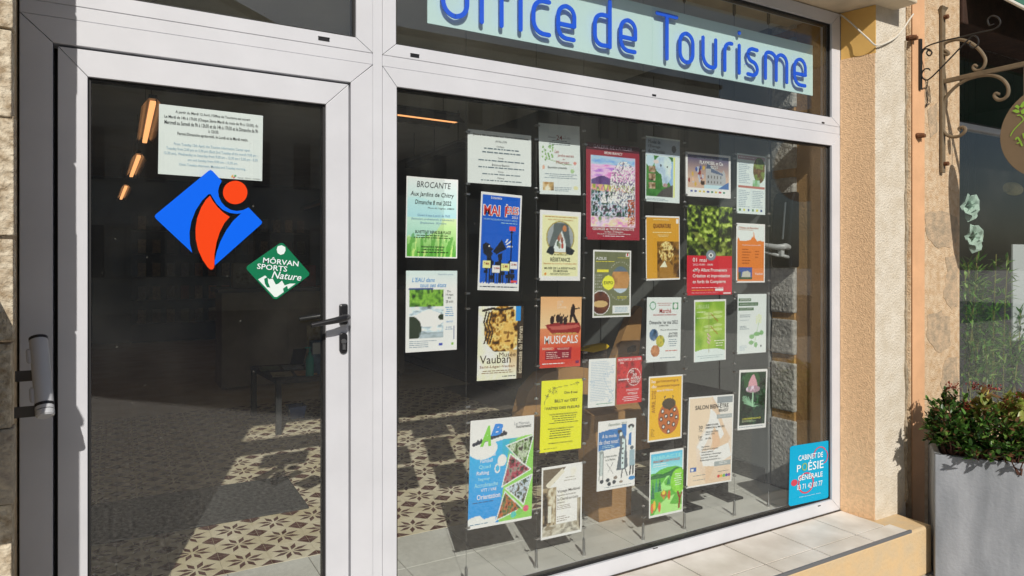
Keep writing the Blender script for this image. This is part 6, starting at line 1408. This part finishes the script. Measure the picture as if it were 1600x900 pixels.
def leaf_obj(name, data, parent, m=M_LEAF):
    V, Fc, Cc = data; off = parent.location
    me = bpy.data.meshes.new(name); me.from_pydata([(v.x - off.x, v.y - off.y, v.z - off.z) for v in V], [], Fc)
    at = me.color_attributes.new('Col', 'FLOAT_COLOR', 'POINT'); cc = np.ones((len(V), 4)); cc[:, :3] = np.array(Cc); at.data.foreach_set('color', cc.ravel())
    me.materials.append(m); me.polygons.foreach_set('use_smooth', [True] * len(me.polygons))
    ob = bpy.data.objects.new(name, me); COL.objects.link(ob); ob.parent = parent; ob['kind'] = 'stuff'; return ob
# planter
pc = Vector((3.585, -0.405, 0)); e1 = Vector((0.552, -0.834, 0)); e2 = Vector((0.834, 0.552, 0)); PL, PW, PH = 0.85, 0.36, 0.637
t = thing('concrete_planter', 'tall grey concrete planter in front of the neighbouring shop', 'planter', pc + e1 * PL / 2 + e2 * PW / 2)
M_CONC = mat('grey_concrete', '#7f8388', 0.75, col2='#a2a5aa', vscale=2.2, bump=0.6, bscale=60, detail=12, stretch=(4.0, 4.0, 1.1))
tk = 0.03
base_c = pc + e1 * PL / 2 + e2 * PW / 2 + Vector((0, 0, PH / 2))
b = MB()
o4 = [pc, pc + e1 * PL, pc + e1 * PL + e2 * PW, pc + e2 * PW]
i4 = [pc + e1 * tk + e2 * tk, pc + e1 * (PL - tk) + e2 * tk, pc + e1 * (PL - tk) + e2 * (PW - tk), pc + e1 * tk + e2 * (PW - tk)]
zv = lambda L, z_: [Vector((p.x, p.y, z_)) for p in L]
vv = zv(o4, 0) + zv(o4, PH) + zv(i4, PH) + zv(i4, PH - 0.06)
ff = [(0, 1, 2, 3)]
for k in range(4):
    j = (k + 1) % 4; ff += [(k, j, 4 + j, 4 + k), (4 + k, 4 + j, 8 + j, 8 + k), (8 + k, 8 + j, 12 + j, 12 + k)]
b.add(vv, ff).build('trough', M_CONC, t, bevel=0.005)
MB().add(zv(i4, PH - 0.055), [(0, 1, 2, 3)]).build('soil', mat('potting_soil', (0.03, 0.022, 0.015), 0.95, bump=1.0), t)
rg = random.Random(21)
def shrub(name, label, cs, n_stem, n_leaf, L, Wd, cols, stemcol, group=None, up=.3):
    base = Vector((sum(c[0].x for c in cs) / len(cs), sum(c[0].y for c in cs) / len(cs), PH - 0.05))
    t = thing(name, label, 'plant', base, group)
    pts = []; sb_ = MB()
    for (c, r) in cs:
        for k in range(n_stem):
            d = Vector((rg.gauss(0, 1), rg.gauss(0, 1), abs(rg.gauss(0, .8)) - .1)).normalized()
            tipp = c + Vector((d.x * r.x, d.y * r.y, d.z * r.z)) * rg.choice((rg.uniform(.6, 1.0), rg.uniform(.8, 1.3)))
            root = Vector((c.x + rg.uniform(-.04, .04), c.y + rg.uniform(-.04, .04), PH - 0.055))
            mid = (root + tipp) / 2 + Vector((rg.uniform(-.02, .02), rg.uniform(-.02, .02), .04))
            sp = smooth_pts([root, mid, tipp], 4); sb_.tube(sp, [.0035 - .0022 * q / (len(sp) - 1) for q in range(len(sp))], 5)
            for q in range(n_leaf):
                f = rg.uniform(.35, 1) ** .7; i = min(int(f * (len(sp) - 1)), len(sp) - 2)
                p = sp[i].lerp(sp[i + 1], rg.random()); dd = (sp[i + 1] - sp[i]).normalized() * .5 + Vector((rg.gauss(0, .7), rg.gauss(0, .7), rg.gauss(0, .5)))
                pts.append((p, dd))
    sb_.build('stems', mat(name + '_stem', stemcol, .8), t)
    leaf_obj('foliage', leaves(pts, L, Wd, cols, rg, up), t); return t
ct = lambda a, b2, z_: pc + e1 * a + e2 * b2 + Vector((0, 0, z_))
shrub('evergreen_shrub', 'dense dark green small-leaved shrub spilling over the planter edge', [(ct(.10, .07, PH + .05), Vector((.12, .12, .17))), (ct(.22, .05, PH + .04), Vector((.14, .14, .17))), (ct(.10, .20, PH + .11), Vector((.11, .11, .21))), (ct(.34, .04, PH + .03), Vector((.13, .13, .15)))], 54, 18, .037, .019,
      ['#2c4a1e', '#3c6024', '#22381a', '#4e7430', '#345420', '#6a8a3e', '#6a4a34'], '#5a3a2c')
shrub('red_flowered_shrub', 'shrub with reddish flower heads and yellow-green leaves at the back of the planter', [(ct(.30, .26, PH + .14), Vector((.16, .14, .20))), (ct(.50, .22, PH + .12), Vector((.14, .14, .16)))], 22, 11, .07, .032, ['#7a8a3c', '#9aa052', '#5a6a2c', '#b0a862', '#8a9a4a', '#7a5a3a'], '#7a3a2c', up=.4)
th = bpy.data.objects['red_flowered_shrub']
fp = []
for k in range(9):
    c = ct(.10 + .06 * k, .26 + rg.uniform(-.08, .06), PH + .27 + rg.uniform(-.06, .05))
    for q in range(80): fp.append((c + Vector((rg.gauss(0, .017), rg.gauss(0, .017), rg.gauss(0, .012))), Vector((rg.gauss(0, 1), rg.gauss(0, 1), rg.gauss(.6, 1)))))
leaf_obj('flower_heads', leaves(fp, .014, .007, ['#6a2420', '#8a3428', '#4a1a18', '#a5503c'], rg, .3), th)
shrub('needle_shrub', 'low grey-green needle-leaved plant at the right of the planter', [(ct(.42, .10, PH + .02), Vector((.14, .12, .12))), (ct(.62, .16, PH + .02), Vector((.14, .12, .12)))], 50, 30, .018, .004, ['#4a6a4a', '#5a7a5a', '#3a5a3c', '#6a8a6a'], '#4a4a34')
# bamboo in the neighbour's window
bt = thing('bamboo_plant', 'slender bamboo plant growing inside the neighbouring window', 'plant', (4.75, 0.42, 0.55))
pts = []; sb_ = MB()
for k in range(18):
    u0 = rg.uniform(1500, 1600); r0 = P(u0, 640, rg.uniform(.22, .42)); top = P(u0 + rg.uniform(-25, 25), rg.uniform(390, 560), r0.y + rg.uniform(-.1, .1))
    r0.z = 0.55; mid = (r0 + top) / 2 + Vector((rg.uniform(-.05, .05), 0, .05)); sp = smooth_pts([r0, mid, top], 6); sb_.tube(sp, .0035, 5)
    for q in range(95):
        i = rg.randrange(len(sp) // 4, len(sp) - 1); d = Vector((rg.gauss(0, 1), rg.gauss(0, .6), rg.gauss(.1, .6))); pts.append((sp[i] + d * .02, d))
sb_.build('canes', mat('bamboo_cane', '#8a8a4a', .6), bt)
leaf_obj('foliage', leaves(pts, .085, .016, ['#4f7f2c', '#6a9a3c', '#386324', '#8aaa5a'], rg, .1), bt)
tb2 = bx('plant_trough', mat('trough_zinc', '#4a4a4a', .5), None, 4.36, 5.6, 0.2, 0.7, 0.2, 0.56); tag(tb2, 'dark trough holding the bamboo inside the neighbouring window', 'trough')
# fallen leaves by the planter foot
for k in range(3):
    p = PF(1448 + 6 * k, 896 + 2 * k, 0.004)
